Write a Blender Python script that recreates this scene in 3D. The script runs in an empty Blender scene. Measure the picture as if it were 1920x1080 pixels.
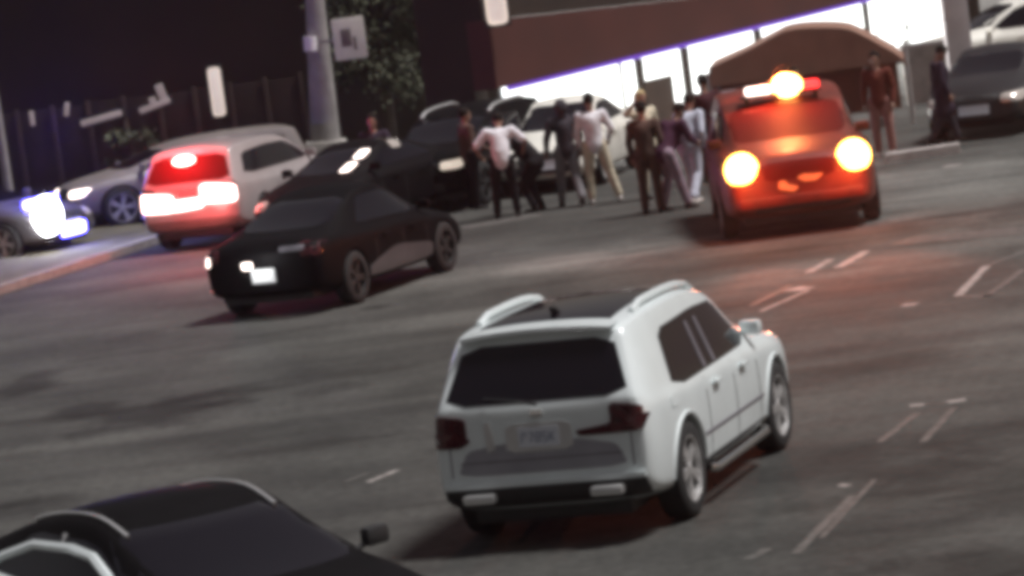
import bpy, bmesh, math, random
from mathutils import Vector, Matrix, noise
from mathutils.bvhtree import BVHTree
from mathutils.geometry import delaunay_2d_cdt
R = math.radians
random.seed(7)
S = bpy.context.scene
C = S.collection

# ------------------------------------------------------------------ camera (telephoto security camera on a mast, slightly rolled)
F_PX, CAM_H, PITCH, ROLL = 6850.0, 5.0, R(6.05), R(7.6)
cp, sp, cr, sr = math.cos(PITCH), math.sin(PITCH), math.cos(ROLL), math.sin(ROLL)
_fwd = Vector((0, cp, -sp)); _up0 = Vector((0, sp, cp)); _r0 = Vector((1, 0, 0))
_right = _r0 * cr - _up0 * sr
_up = _r0 * sr + _up0 * cr
cam_d = bpy.data.cameras.new('camera'); cam = bpy.data.objects.new('camera', cam_d); C.objects.link(cam)
m = Matrix((_right, _up, -_fwd)).transposed().to_4x4(); m.translation = (0, 0, CAM_H)
cam.matrix_world = m
cam_d.sensor_width = 36; cam_d.lens = F_PX / 1920 * 36; cam_d.clip_end = 2000; cam_d.clip_start = .5
S.camera = cam

def ray(px, py):
    return _fwd + _right * ((px - 960) / F_PX) - _up * ((py - 540) / F_PX)
def gnd(px, py, z=0.0):
    d = ray(px, py); t = (z - CAM_H) / d.z
    return Vector((0, 0, CAM_H)) + d * t
def at(px, py, Y):
    d = ray(px, py); return Vector((0, 0, CAM_H)) + d * (Y / d.y)

# ------------------------------------------------------------------ materials
def mat(name, col, rough=.5, metal=0, coat=0, var=.12, scale=6, emis=None, estr=0, bump=0, spec=.5, trans=0, alpha=1):
    M = bpy.data.materials.new(name); M.use_nodes = True
    nt = M.node_tree; b = nt.nodes['Principled BSDF']
    b.inputs['Base Color'].default_value = (*col, 1); b.inputs['Roughness'].default_value = rough
    b.inputs['Metallic'].default_value = metal; b.inputs['Coat Weight'].default_value = coat
    b.inputs['Coat Roughness'].default_value = .08
    b.inputs['Specular IOR Level'].default_value = spec
    if trans: b.inputs['Transmission Weight'].default_value = trans
    if var:
        tc = nt.nodes.new('ShaderNodeTexCoord'); n = nt.nodes.new('ShaderNodeTexNoise')
        n.inputs['Scale'].default_value = scale; n.inputs['Detail'].default_value = 5
        nt.links.new(tc.outputs['Object'], n.inputs['Vector'])
        r = nt.nodes.new('ShaderNodeValToRGB')
        r.color_ramp.elements[0].position = .3; r.color_ramp.elements[1].position = .7
        r.color_ramp.elements[0].color = (*[c * (1 - var) for c in col], 1)
        r.color_ramp.elements[1].color = (*[min(1, c * (1 + var)) for c in col], 1)
        nt.links.new(n.outputs['Fac'], r.inputs['Fac']); nt.links.new(r.outputs['Color'], b.inputs['Base Color'])
        if bump:
            bp = nt.nodes.new('ShaderNodeBump'); bp.inputs['Strength'].default_value = bump; bp.inputs['Distance'].default_value = .02
            nt.links.new(n.outputs['Fac'], bp.inputs['Height']); nt.links.new(bp.outputs['Normal'], b.inputs['Normal'])
    if emis:
        b.inputs['Emission Color'].default_value = (*emis, 1); b.inputs['Emission Strength'].default_value = estr
    return M
M = {}
M['white_paint'] = mat('white_paint', (.72, .78, .78), .25, 0, .6, .04, 3)
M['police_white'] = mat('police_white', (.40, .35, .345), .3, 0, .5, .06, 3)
M['cream_paint'] = mat('cream_paint', (.84, .82, .74), .35, 0, .4, .08, 3)
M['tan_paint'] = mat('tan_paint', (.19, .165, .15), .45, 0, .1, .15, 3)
M['black_paint'] = mat('black_paint', (.0045, .004, .0045), .55, 0, 0, .2, 4, spec=.06)
M['dark_paint'] = mat('dark_paint', (.006, .005, .0055), .55, 0, 0, .2, 4, spec=.06)
M['grey_paint'] = mat('grey_paint', (.10, .09, .095), .35, .3, .5, .15, 4)
M['charcoal_paint'] = mat('charcoal_paint', (.014, .012, .013), .4, 0, .15, .15, 4)
M['orange_glare_paint'] = mat('orange_glare_paint', (.12, .016, .006), .5, 0, .05, .3, 4)  # orange puts the lamps' amber glare into the body colour
M['glass'] = mat('glass', (.006, .005, .008), .08, 0, 0, 0, spec=.4)
M['redlit_glass'] = mat('redlit_glass', (.07, .006, .004), .65, 0, 0, 0, spec=.1)  # red lamp light is put into the glass colour
M['trim'] = mat('trim', (.02, .02, .021), .55, 0, 0, .2, 10)
M['pillar_grey'] = mat('pillar_grey', (.16, .15, .17), .5, 0, 0, .1)
M['tailgate_shade'] = mat('tailgate_shade', (.30, .30, .33), .4, 0, .3, .1, 3)
M['chrome'] = mat('chrome', (.85, .85, .84), .18, 1, 0, 0)
M['satin'] = mat('satin', (.75, .75, .74), .35, .7, 0, .05)
M['tyre'] = mat('tyre', (.018, .018, .018), .85, 0, 0, .2, 20)
M['rim'] = mat('rim', (.62, .61, .60), .32, .55, 0, .05)
M['rim_dark'] = mat('rim_dark', (.04, .04, .04), .5, .3, 0, .1)
M['tail_red'] = mat('tail_red', (.055, .004, .008), .25, 0, .5, .3, 20)
M['lamp_off'] = mat('lamp_off', (.55, .50, .45), .2, .2, .5, .15, 14)
M['lamp_glint'] = mat('lamp_glint', (.6, .55, .5), .3, 0, 0, 0, emis=(1, .85, .7), estr=.5)  # weak glow standing in for glints on unlit headlights
M['plate_bright'] = mat('plate_bright', (.92, .92, .9), .4, 0, 0, .03, 30)
M['plate'] = mat('plate', (.62, .65, .70), .5, 0, 0, .06, 30)
M['plate_ink'] = mat('plate_ink', (.25, .28, .36), .6, 0, 0, .1)
M['plate_amber'] = mat('plate_amber', (.75, .38, .16), .5, 0, 0, .1)
M['head_white'] = mat('head_white', (.9, .9, .9), .3, 0, 0, 0, emis=(.95, .97, 1), estr=24)
M['head_warm'] = mat('head_warm', (.9, .9, .9), .3, 0, 0, 0, emis=(1, .80, .6), estr=16)
M['head_amber'] = mat('head_amber', (.9, .6, .3), .3, 0, 0, 0, emis=(1, .46, .07), estr=13)
M['beacon_amber'] = mat('beacon_amber', (.9, .6, .3), .3, 0, 0, 0, emis=(1, .5, .12), estr=11)
M['beacon_red'] = mat('beacon_red', (.9, .2, .2), .3, 0, 0, 0, emis=(1, .30, .26), estr=16)
M['rear_glow'] = mat('rear_glow', (.9, .5, .5), .3, 0, 0, 0, emis=(1, .62, .58), estr=5)
M['glow_red_dim'] = mat('glow_red_dim', (.5, .02, .02), .3, 0, 0, 0, emis=(1, .03, .03), estr=3)
M['glow_blue'] = mat('glow_blue', (.1, .1, .8), .3, 0, 0, 0, emis=(.10, .09, 1), estr=22)
M['glow_white'] = mat('glow_white', (.9, .9, .9), .3, 0, 0, 0, emis=(1, .8, .7), estr=3)

# ------------------------------------------------------------------ helpers
def link(name, me, material=None, parent=None):
    if material is not None and not len(me.materials): me.materials.append(M[material] if isinstance(material, str) else material)
    o = bpy.data.objects.new(name, me); C.objects.link(o)
    if parent is not None: o.parent = parent
    return o
def obj(name, bm, material=None, parent=None, smooth=True, angle=40):
    me = bpy.data.meshes.new(name)
    bmesh.ops.recalc_face_normals(bm, faces=bm.faces)
    if smooth:
        for f in bm.faces: f.smooth = True
        for e in bm.edges:
            if len(e.link_faces) == 2 and e.calc_face_angle(0) > R(angle): e.smooth = False
    bm.to_mesh(me); bm.free()
    return link(name, me, material, parent)
def tag(o, label=None, cat=None, group=None, kind=None):
    if label: o['label'] = label
    if cat: o['category'] = cat
    if group: o['group'] = group
    if kind: o['kind'] = kind
    return o
def thing(name, label, cat, loc=(0, 0, 0), rz=0, group=None):
    o = bpy.data.objects.new(name, None); C.objects.link(o); o.empty_display_size = .3
    o.location = loc; o.rotation_euler = (0, 0, rz)
    return tag(o, label, cat, group)
def box(bm, c, s, rz=0, rx=0, bev=0):
    mt = Matrix.Translation(Vector(c)) @ Matrix.Rotation(rz, 4, 'Z') @ Matrix.Rotation(rx, 4, 'X') @ Matrix.Diagonal((*s, 1))
    r = bmesh.ops.create_cube(bm, size=1, matrix=mt)
    if bev:
        es = list({e for v in r['verts'] for e in v.link_edges})
        bmesh.ops.bevel(bm, geom=es, offset=bev, segments=2, affect='EDGES', profile=.6)
    return r
def tube(bm, pts, rad, n=10, caps=True):
    pts = [Vector(p) for p in pts]
    rs = rad if isinstance(rad, (list, tuple)) else [rad] * len(pts)
    rings = []
    for i, p in enumerate(pts):
        d = (pts[min(i + 1, len(pts) - 1)] - pts[max(i - 1, 0)]).normalized()
        a = d.orthogonal().normalized() if i == 0 else (prev - d * prev.dot(d)).normalized()
        prev = a
        b = d.cross(a)
        rings.append([bm.verts.new(p + (a * math.cos(2 * math.pi * k / n) + b * math.sin(2 * math.pi * k / n)) * rs[i]) for k in range(n)])
    for i in range(len(rings) - 1):
        for k in range(n):
            bm.faces.new((rings[i][k], rings[i][(k + 1) % n], rings[i + 1][(k + 1) % n], rings[i + 1][k]))
    if caps:
        bm.faces.new(rings[0][::-1]); bm.faces.new(rings[-1])
def ball(bm, c, r, sx=1, sy=1, sz=1, rot=None, u=14, v=10):
    mt = Matrix.Translation(Vector(c)) @ (rot or Matrix.Identity(4)) @ Matrix.Diagonal((sx, sy, sz, 1))
    bmesh.ops.create_uvsphere(bm, u_segments=u, v_segments=v, radius=r, matrix=mt)
def lathe_y(bm, prof, n=32, c=(0, 0, 0)):
    """profile of (radius, y) revolved about the Y axis"""
    rings = []
    for r, y in prof:
        rings.append([bm.verts.new((c[0] + r * math.cos(2 * math.pi * k / n), c[1] + y, c[2] + r * math.sin(2 * math.pi * k / n))) for k in range(n)])
    for i in range(len(rings) - 1):
        for k in range(n):
            bm.faces.new((rings[i][k], rings[i][(k + 1) % n], rings[i + 1][(k + 1) % n], rings[i + 1][k]))
    return rings
def poly_fill(poly, step):
    pts = []
    n = len(poly)
    for i in range(n):
        a = Vector(poly[i]); b = Vector(poly[(i + 1) % n]); k = max(1, int((b - a).length / step))
        for j in range(k): pts.append(a.lerp(b, j / k))
    nb = len(pts)
    xs = [p.x for p in pts]; ys = [p.y for p in pts]
    def inside(x, y):
        c = False; j = n - 1
        for i in range(n):
            xi, yi = poly[i]; xj, yj = poly[j]
            if (yi > y) != (yj > y) and x < (xj - xi) * (y - yi) / (yj - yi) + xi: c = not c
            j = i
        return c
    x = min(xs) + step / 2
    while x < max(xs):
        y = min(ys) + step / 2
        while y < max(ys):
            if inside(x, y) and all((x - p.x) ** 2 + (y - p.y) ** 2 > (step * .45) ** 2 for p in pts[:nb]): pts.append(Vector((x, y)))
            y += step
        x += step
    v, e, f, *_ = delaunay_2d_cdt(pts, [], [list(range(nb))], 1, 1e-5)
    return v, f
AX = {'front': (Vector((-1, 0, 0)), lambda a, b: Vector((20, a, b))), 'rear': (Vector((1, 0, 0)), lambda a, b: Vector((-20, a, b))),
      'left': (Vector((0, -1, 0)), lambda a, b: Vector((a, 20, b))), 'right': (Vector((0, 1, 0)), lambda a, b: Vector((a, -20, b))),
      'top': (Vector((0, 0, -1)), lambda a, b: Vector((a, b, 20)))}
def patch(name, bvh, axis, poly, material, parent, off=.006, deep=.02, step=.07, lip=0):
    """a piece whose outline is given in one side view and whose surface follows the body under it"""
    d, org = AX[axis]
    vs, fs = poly_fill(poly, step)
    bm = bmesh.new(); bv = []
    for p in vs:
        o = org(p.x, p.y); h = bvh.ray_cast(o, d)
        if h[0] is None:
            h = bvh.find_nearest(o + d * 20)
            q = h[0]
        else: q = h[0]
        bv.append(bm.verts.new(q - d * off))
    for f in fs:
        try: bm.faces.new([bv[i] for i in f])
        except ValueError: pass
    bmesh.ops.recalc_face_normals(bm, faces=bm.faces)
    be = [e for e in bm.edges if len(e.link_faces) == 1]
    r = bmesh.ops.extrude_edge_only(bm, edges=be)
    for v in [g for g in r['geom'] if isinstance(g, bmesh.types.BMVert)]: v.co += d * (off + deep)
    return obj(name, bm, material, parent, angle=50)

# ------------------------------------------------------------------ vehicles
def ring(W, xl, xb, xr, zb, w, zs, wg, zr, wr, crown=.045):
    w *= W; wg *= W; wr *= W
    return [(xl, 0, zb), (xl, w * .80, zb), (xl, w * .965, zb + .09), ((xl * .6 + xb * .4), w, zb + .45 * (zs - zb)), (xb, w * .985, zs - .10),
            (xb, wg, zs), (xr, wr, zr), (xr, wr * .6, zr + crown), (xr, 0, zr + crown * 1.3)]
def suv_stations(L, W, H, hood=1.02, nose=.2, box_=0):
    t = .12 - .1 * box_
    return [ring(W, .03, .05, .34 - .2 * box_, .42, .88, .66 * H, .83, .945 * H, .70, .02),
            ring(W, .11, .14, .44 - .2 * box_, .30, .965, .655 * H, .915, .968 * H, .745),
            ring(W, .5, .55, .9 - .2 * box_, .24, .995, .645 * H, .935, .985 * H, .775),
            ring(W, 1.5, 1.55, 1.6, .22, 1.0, .635 * H, .94, .99 * H, .78),
            ring(W, .60 * L, .60 * L, .555 * L, .22, 1.0, .625 * H, .93, .97 * H, .765),
            ring(W, .70 * L, .72 * L, .755 * L, .24, 1.0, hood, .90, hood + .05, .70, .03),
            ring(W, .86 * L, .86 * L, .87 * L, .26, .985, hood - .05, .88, hood - .0, .66, .035),
            ring(W, L - .16, L - .2, L - .22, .26, .92, hood - .12, .82, hood - .07, .60, .03),
            ring(W, L, L - .05, L - .09, .36, .80, hood - .2, .72, hood - .15, .52, .02)]
def sedan_stations(L, W, H, hood=.93):
    return [ring(W, .05, .03, .06, .36, .80, .88, .72, .93, .55, .02),
            ring(W, .14, .14, .2, .26, .93, .97, .84, 1.02, .64, .02),
            ring(W, .62, .66, .78, .22, .985, .985, .88, 1.05, .68, .03),
            ring(W, 1.2, 1.3, 1.75, .2, 1.0, .97, .89, .955 * H, .60),
            ring(W, .5 * L, .5 * L, .5 * L, .2, 1.0, .955, .89, .975 * H, .62),
            ring(W, .6 * L, .6 * L, .555 * L, .2, 1.0, .945, .885, .955 * H, .60),
            ring(W, .70 * L, .72 * L, .745 * L, .2, 1.0, hood, .87, hood + .04, .68, .03),
            ring(W, .86 * L, .86 * L, .87 * L, .22, .98, hood - .09, .84, hood - .05, .62, .04),
            ring(W, L - .18, L - .22, L - .26, .22, .90, hood - .2, .78, hood - .16, .58, .03),
            ring(W, L, L - .04, L - .08, .32, .78, hood - .3, .68, hood - .26, .5, .02)]
def body_mesh(st, axles, wr, W):
    bm = bmesh.new(); cr_ = bm.edges.layers.float.new('crease_edge')
    rows = []
    for s in st:
        left = [bm.verts.new(p) for p in s]
        right = [left[0]] + [bm.verts.new((p[0], -p[1], p[2])) for p in s[1:-1]] + [left[-1]]
        rows.append((left, right))
    n = len(st[0])
    for i in range(len(rows) - 1):
        a, b = rows[i], rows[i + 1]
        for j in range(n - 1):
            for k, rev in ((0, False), (1, True)):
                q = [a[k][j], b[k][j], b[k][j + 1], a[k][j + 1]]
                bm.faces.new(q[::-1] if rev else q)
    for row in (rows[0], rows[-1]):
        l, r = row
        bm.faces.new((l[0], l[1], r[1]))
        for j in range(1, n - 2): bm.faces.new((l[j], l[j + 1], r[j + 1], r[j]))
        bm.faces.new((l[n - 2], l[n - 1], r[n - 2]))
    for i in range(len(rows)):
        for l in rows[i]:
            if i < len(rows) - 1:
                nx = rows[i + 1][rows[i].index(l) if False else (0 if l is rows[i][0] else 1)]
                for j, c in ((5, .7), (6, .62), (2, .4), (4, .25)):
                    e = bm.edges.get((l[j], nx[j]))
                    if e: e[cr_] = c
    for row in (rows[0], rows[-1]):
        for l in row:
            for j in range(n - 1):
                e = bm.edges.get((l[j], l[j + 1]))
                if e: e[cr_] = .5
    bmesh.ops.recalc_face_normals(bm, faces=bm.faces)
    me = bpy.data.meshes.new('body_cage'); bm.to_mesh(me); bm.free()
    o = bpy.data.objects.new('body_cage', me); C.objects.link(o)
    sm = o.modifiers.new('s', 'SUBSURF'); sm.levels = 3; sm.render_levels = 3
    cutters = []
    for ax in axles:
        for sgn in (1, -1):
            b2 = bmesh.new()
            y0, y1 = (W - .30, W + .3)
            rr = lathe_y(b2, [(wr * 1.13, y0), (wr * 1.13, y1)], 36, (ax, 0, wr * .98))
            b2.faces.new(rr[0]); b2.faces.new(rr[1][::-1])
            if sgn < 0:
                for v in b2.verts: v.co.y = -v.co.y
            bmesh.ops.recalc_face_normals(b2, faces=b2.faces)
            cm = bpy.data.meshes.new('c'); b2.to_mesh(cm); b2.free()
            co = bpy.data.objects.new('c', cm); C.objects.link(co); cutters.append(co)
    bpy.context.view_layer.update()
    dg = bpy.context.evaluated_depsgraph_get()
    smooth = bpy.data.meshes.new_from_object(o.evaluated_get(dg))
    b3 = bmesh.new(); b3.from_mesh(smooth); bvh = BVHTree.FromBMesh(b3); b3.free()
    for co in cutters:
        bo = o.modifiers.new('b', 'BOOLEAN'); bo.object = co; bo.operation = 'DIFFERENCE'; bo.solver = 'EXACT'
    bpy.context.view_layer.update()
    dg = bpy.context.evaluated_depsgraph_get()
    out = bpy.data.meshes.new_from_object(o.evaluated_get(dg))
    for x in [o] + cutters: bpy.data.objects.remove(x)
    for p in out.polygons: p.use_smooth = True
    b4 = bmesh.new(); b4.from_mesh(out)
    for e in b4.edges:
        if len(e.link_faces) == 2 and e.calc_face_angle(0) > R(35): e.smooth = False
    b4.to_mesh(out); b4.free()
    return out, bvh
def wheel(parent, x, y, r, sgn, rimmat='rim', steer=0, spokes=5):
    w = bpy.data.objects.new('wheel', None); C.objects.link(w); w.parent = parent
    w.location = (x, y * sgn, r); w.rotation_euler = (0, random.uniform(0, 1.2), steer if sgn > 0 else steer + math.pi)
    tw = .115
    bm = bmesh.new()
    lathe_y(bm, [(r * .68, -tw), (r * .9, -tw * 1.0), (r * .985, -tw * .8), (r, -tw * .4), (r, tw * .4), (r * .985, tw * .8), (r * .9, tw), (r * .70, tw * .98), (r * .68, tw * .85)], 40)
    obj('tyre', bm, 'tyre', w)
    bm = bmesh.new()
    lathe_y(bm, [(r * .70, tw * .8), (r * .70, tw * .93), (r * .655, tw * .95), (r * .64, tw * .5)], 40)
    lathe_y(bm, [(.001, tw * .82), (r * .13, tw * .82), (r * .15, tw * .6)], 20)
    for k in range(spokes):
        for dd in (-.13, .13):
            a = 2 * math.pi * k / spokes + dd
            mt = Matrix.Rotation(a, 4, 'Y') @ Matrix.Translation((r * .39, tw * .66, 0)) @ Matrix.Diagonal((r * .58, tw * .25, r * .095, 1))
            bmesh.ops.create_cube(bm, size=1, matrix=mt)
    obj('rim', bm, rimmat, w)
    bm = bmesh.new()
    rr = lathe_y(bm, [(.001, tw * .3), (r * .66, tw * .3)], 24)
    lathe_y(bm, [(.001, tw * .45), (r * .45, tw * .45), (r * .45, tw * .3)], 24)
    obj('brake_disc', bm, 'rim_dark', w)
    return w
def mirror_part(parent, x, y, z, sgn, material):
    bm = bmesh.new()
    box(bm, (x, (y + .06) * sgn, z + .05), (.10, .19, .13), rz=.15 * sgn, bev=.04)
    tube(bm, [(x, (y - .10) * sgn, z - .02), (x, (y + .04) * sgn, z + .03)], .022, 8)
    return obj('mirror', bm, material, parent)
def door_lines(bvh, parent, xs, z0, z1, sides=('left', 'right')):
    for s in sides:
        for x in xs:
            patch('door_seam', bvh, s, [(x - .009, z0), (x + .009, z0), (x + .009, z1), (x - .009, z1)], 'trim', parent, off=.002, deep=.004, step=.12)
def curve_poly(pts, k=2):
    """Chaikin corner cutting for soft outlines"""
    for _ in range(k):
        out = []
        for i in range(len(pts)):
            a = Vector(pts[i]); b = Vector(pts[(i + 1) % len(pts)])
            out += [tuple(a.lerp(b, .12)), tuple(a.lerp(b, .88))]
        pts = out
    return pts
def strokes_on(bvh, axis, parent, name, segs, wdt, material, off):
    """writing made of straight strokes, each laid on the surface"""
    bm = bmesh.new(); d, org = AX[axis]
    for (a0, b0, a1, b1) in segs:
        a = Vector((a0, b0)); b = Vector((a1, b1)); t = (b - a).normalized(); nrm = Vector((-t.y, t.x)) * wdt / 2
        q = []
        for p in (a - nrm, b - nrm, b + nrm, a + nrm):
            h = bvh.ray_cast(org(p.x, p.y), d)[0]
            q.append(bm.verts.new(h - d * off))
        bm.faces.new(q)
    return obj(name, bm, material, parent, smooth=False)
GLY = {'7': [(0, 1, 1, 1), (1, 1, .35, 0)], '8': [(0, 0, 1, 0), (0, .5, 1, .5), (0, 1, 1, 1), (0, 0, 0, 1), (1, 0, 1, 1)],
       '5': [(1, 1, 0, 1), (0, 1, 0, .5), (0, .5, 1, .5), (1, .5, 1, 0), (1, 0, 0, 0)], 'k': [(0, 0, 0, 1), (0, .4, 1, 1), (.25, .5, 1, 0)],
       'f': [(0, 0, 0, 1), (0, 1, 1, 1), (0, .5, .7, .5)], 'r': [(0, 0, 0, 1), (0, 1, .9, 1), (.9, 1, .9, .6)]}

def vehicle(name, label, cat, pose, L=4.7, W=.93, H=1.7, kind='suv', paint='black_paint', hood=1.02, wheel_r=.36, axles=None, lamps='lamp_off', lamp_z=None,
            plate_front=True, rails=None, grille='trim', boxy=0, group=None, rimmat='rim', details=None, winmat='glass', side_poly=None, windows3=False, mirror=None, steer=0, lampw=1.0, plate='plate', roofglass=False, spokes=5):
    t = thing(name, label, cat, (pose[0], pose[1], 0), pose[2], group)
    if axles is None: axles = (.20 * L, .805 * L)
    st = suv_stations(L, W, H, hood, box_=boxy) if kind == 'suv' else sedan_stations(L, W, H, hood)
    me, bvh = body_mesh(st, axles, wheel_r, W)
    b = link('body', me, paint, t)
    for i, ax in enumerate(axles):
        for s in (1, -1): wheel(t, ax, W - .125, wheel_r, s, rimmat, steer if i == 1 else 0, spokes)
    # underbody pan closes the wheel wells
    bm = bmesh.new(); box(bm, (L / 2, 0, .28), (L * .93, (W - .30) * 2, .16), bev=.03)
    obj('underbody', bm, 'trim', t)
    if kind == 'suv':
        zt, zb_ = .925 * H, .665 * H
        xc, xf = .755 * L, .565 * L
        wsp = [(-W * .66, zt), (W * .66, zt), (W * .80, hood + .10), (-W * .80, hood + .10)]
        rw = [(-.65 * W, .925 * H), (.65 * W, .925 * H), (.80 * W, .675 * H), (-.80 * W, .675 * H)]
        sides = [[(.34 * L, .90 * H), (.565 * L, .895 * H), (.70 * L, hood + .07), (.34 * L, hood + .06)],
                 ] if not windows3 else [[(.52 * L, .90 * H), (.57 * L, .895 * H), (.70 * L, hood + .07), (.52 * L, hood + .05)],
                 [(.31 * L, .90 * H), (.49 * L, .90 * H), (.49 * L, hood + .06), (.31 * L, hood + .06)], [(.10 * L, .90 * H), (.28 * L, .90 * H), (.28 * L, hood + .06), (.07 * L, hood + .06)]]
        if side_poly: sides = side_poly
        lz = lamp_z or hood - .22
    else:
        zt = .93 * H
        wsp = [(-W * .60, zt), (W * .60, zt), (W * .78, hood + .07), (-W * .78, hood + .07)]
        rw = [(-.57 * W, .92 * H), (.57 * W, .92 * H), (.70 * W, 1.09), (-.70 * W, 1.09)]
        sides = side_poly or [[(.38 * L, .905 * H), (.55 * L, .90 * H), (.69 * L, hood + .05), (.28 * L, 1.03), (.30 * L, 1.08)]]
        lz = lamp_z or hood - .30
    patch('windshield', bvh, 'front', curve_poly(wsp, 1), winmat, t, off=.007)
    patch('rear_window', bvh, 'rear', curve_poly(rw, 1), winmat, t, off=.007)
    for sd in ('left', 'right'):
        for pg in sides: patch('side_window', bvh, sd, curve_poly(pg, 1), 'glass', t, off=.006, step=.09)
    door_lines(bvh, t, (.34 * L, .52 * L, .68 * L), .36, hood - .04)
    for s in (1, -1):
        for x in (.40, .58):
            bm = bmesh.new(); box(bm, (x * L, s * (W + .01), hood - .12), (.19, .035, .03), bev=.012)
            obj('door_handle', bm, mirror or paint, t)
    lw = .17 * lampw
    for s in (1, -1):
        c = .70 * W * s
        patch('headlight', bvh, 'front', curve_poly([(c - lw, lz - .07 * lampw), (c + lw, lz - .06 * lampw), (c + lw * 1.0, lz + .09 * lampw), (c - lw, lz + .06 * lampw)]), lamps, t, off=.02, step=.06)
    gz = lz - .02
    patch('grille', bvh, 'front', curve_poly([(-.42 * W, gz - .14), (.42 * W, gz - .14), (.46 * W, gz + .10), (-.46 * W, gz + .10)], 1), grille, t, off=.012)
    patch('lower_grille', bvh, 'front', curve_poly([(-.62 * W, .34), (.62 * W, .34), (.55 * W, .50), (-.55 * W, .50)], 1), 'trim', t, off=.01)
    if plate_front:
        patch('license_plate', bvh, 'front', [(-.26, .42), (.26, .42), (.26, .58), (-.26, .58)], plate, t, off=.02, deep=.01)
    for s in (1, -1):
        c = .76 * W * s
        patch('taillight', bvh, 'rear', curve_poly([(c - .13, .58 * H - .09), (c + .13, .58 * H - .09), (c + .13, .58 * H + .11), (c - .13, .58 * H + .07)]), 'tail_red', t, off=.012)
        mirror_part(t, .70 * L, W * .88, hood + .05, s, mirror or paint)
    if rails:
        for s in (1, -1):
            bm = bmesh.new(); y = .67 * W * s
            pts = []
            for k in range(9):
                x = .17 * L + k / 8 * .37 * L
                h = bvh.ray_cast(Vector((x, y, 9)), Vector((0, 0, -1)))[0]
                pts.append((x, y, h.z + (.045 if 0 < k < 8 else .005)))
            tube(bm, pts, .03, 8)
            obj('roof_rail', bm, rails, t)
    if details: details(t, bvh, L, W, H, hood)
    return t

def lightbar(t, x, z, w, segs, name='light_bar'):
    """segs: list of (y0,y1,material)"""
    bm = bmesh.new(); box(bm, (x, 0, z + .02), (.26, w, .035), bev=.012)
    b = obj(name, bm, 'trim', t)
    for y0, y1, mt in segs:
        bm = bmesh.new(); box(bm, (x, (y0 + y1) / 2, z + .095), (.25, (y1 - y0) - .02, .11), bev=.035)
        obj('lamp_pod', bm, mt, b)
    for s in (1, -1):
        bm = bmesh.new(); box(bm, (x, s * w * .42, z - .03), (.06, .06, .09), bev=.01); obj('mount', bm, 'trim', b)
    return b
def plight(name, loc, col, power, rad=.1, parent=None, spot=None, aim=None):
    d = bpy.data.lights.new(name, 'SPOT' if spot else 'POINT'); d.color = col; d.energy = power; d.specular_factor = .15; d.shadow_soft_size = rad
    o = bpy.data.objects.new(name, d); C.objects.link(o); o.location = loc
    if spot:
        d.spot_size = R(spot); d.spot_blend = .8
        o.rotation_euler = Vector(aim).to_track_quat('-Z', 'Y').to_euler()
    if parent is not None: o.parent = parent
    return o

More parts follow.
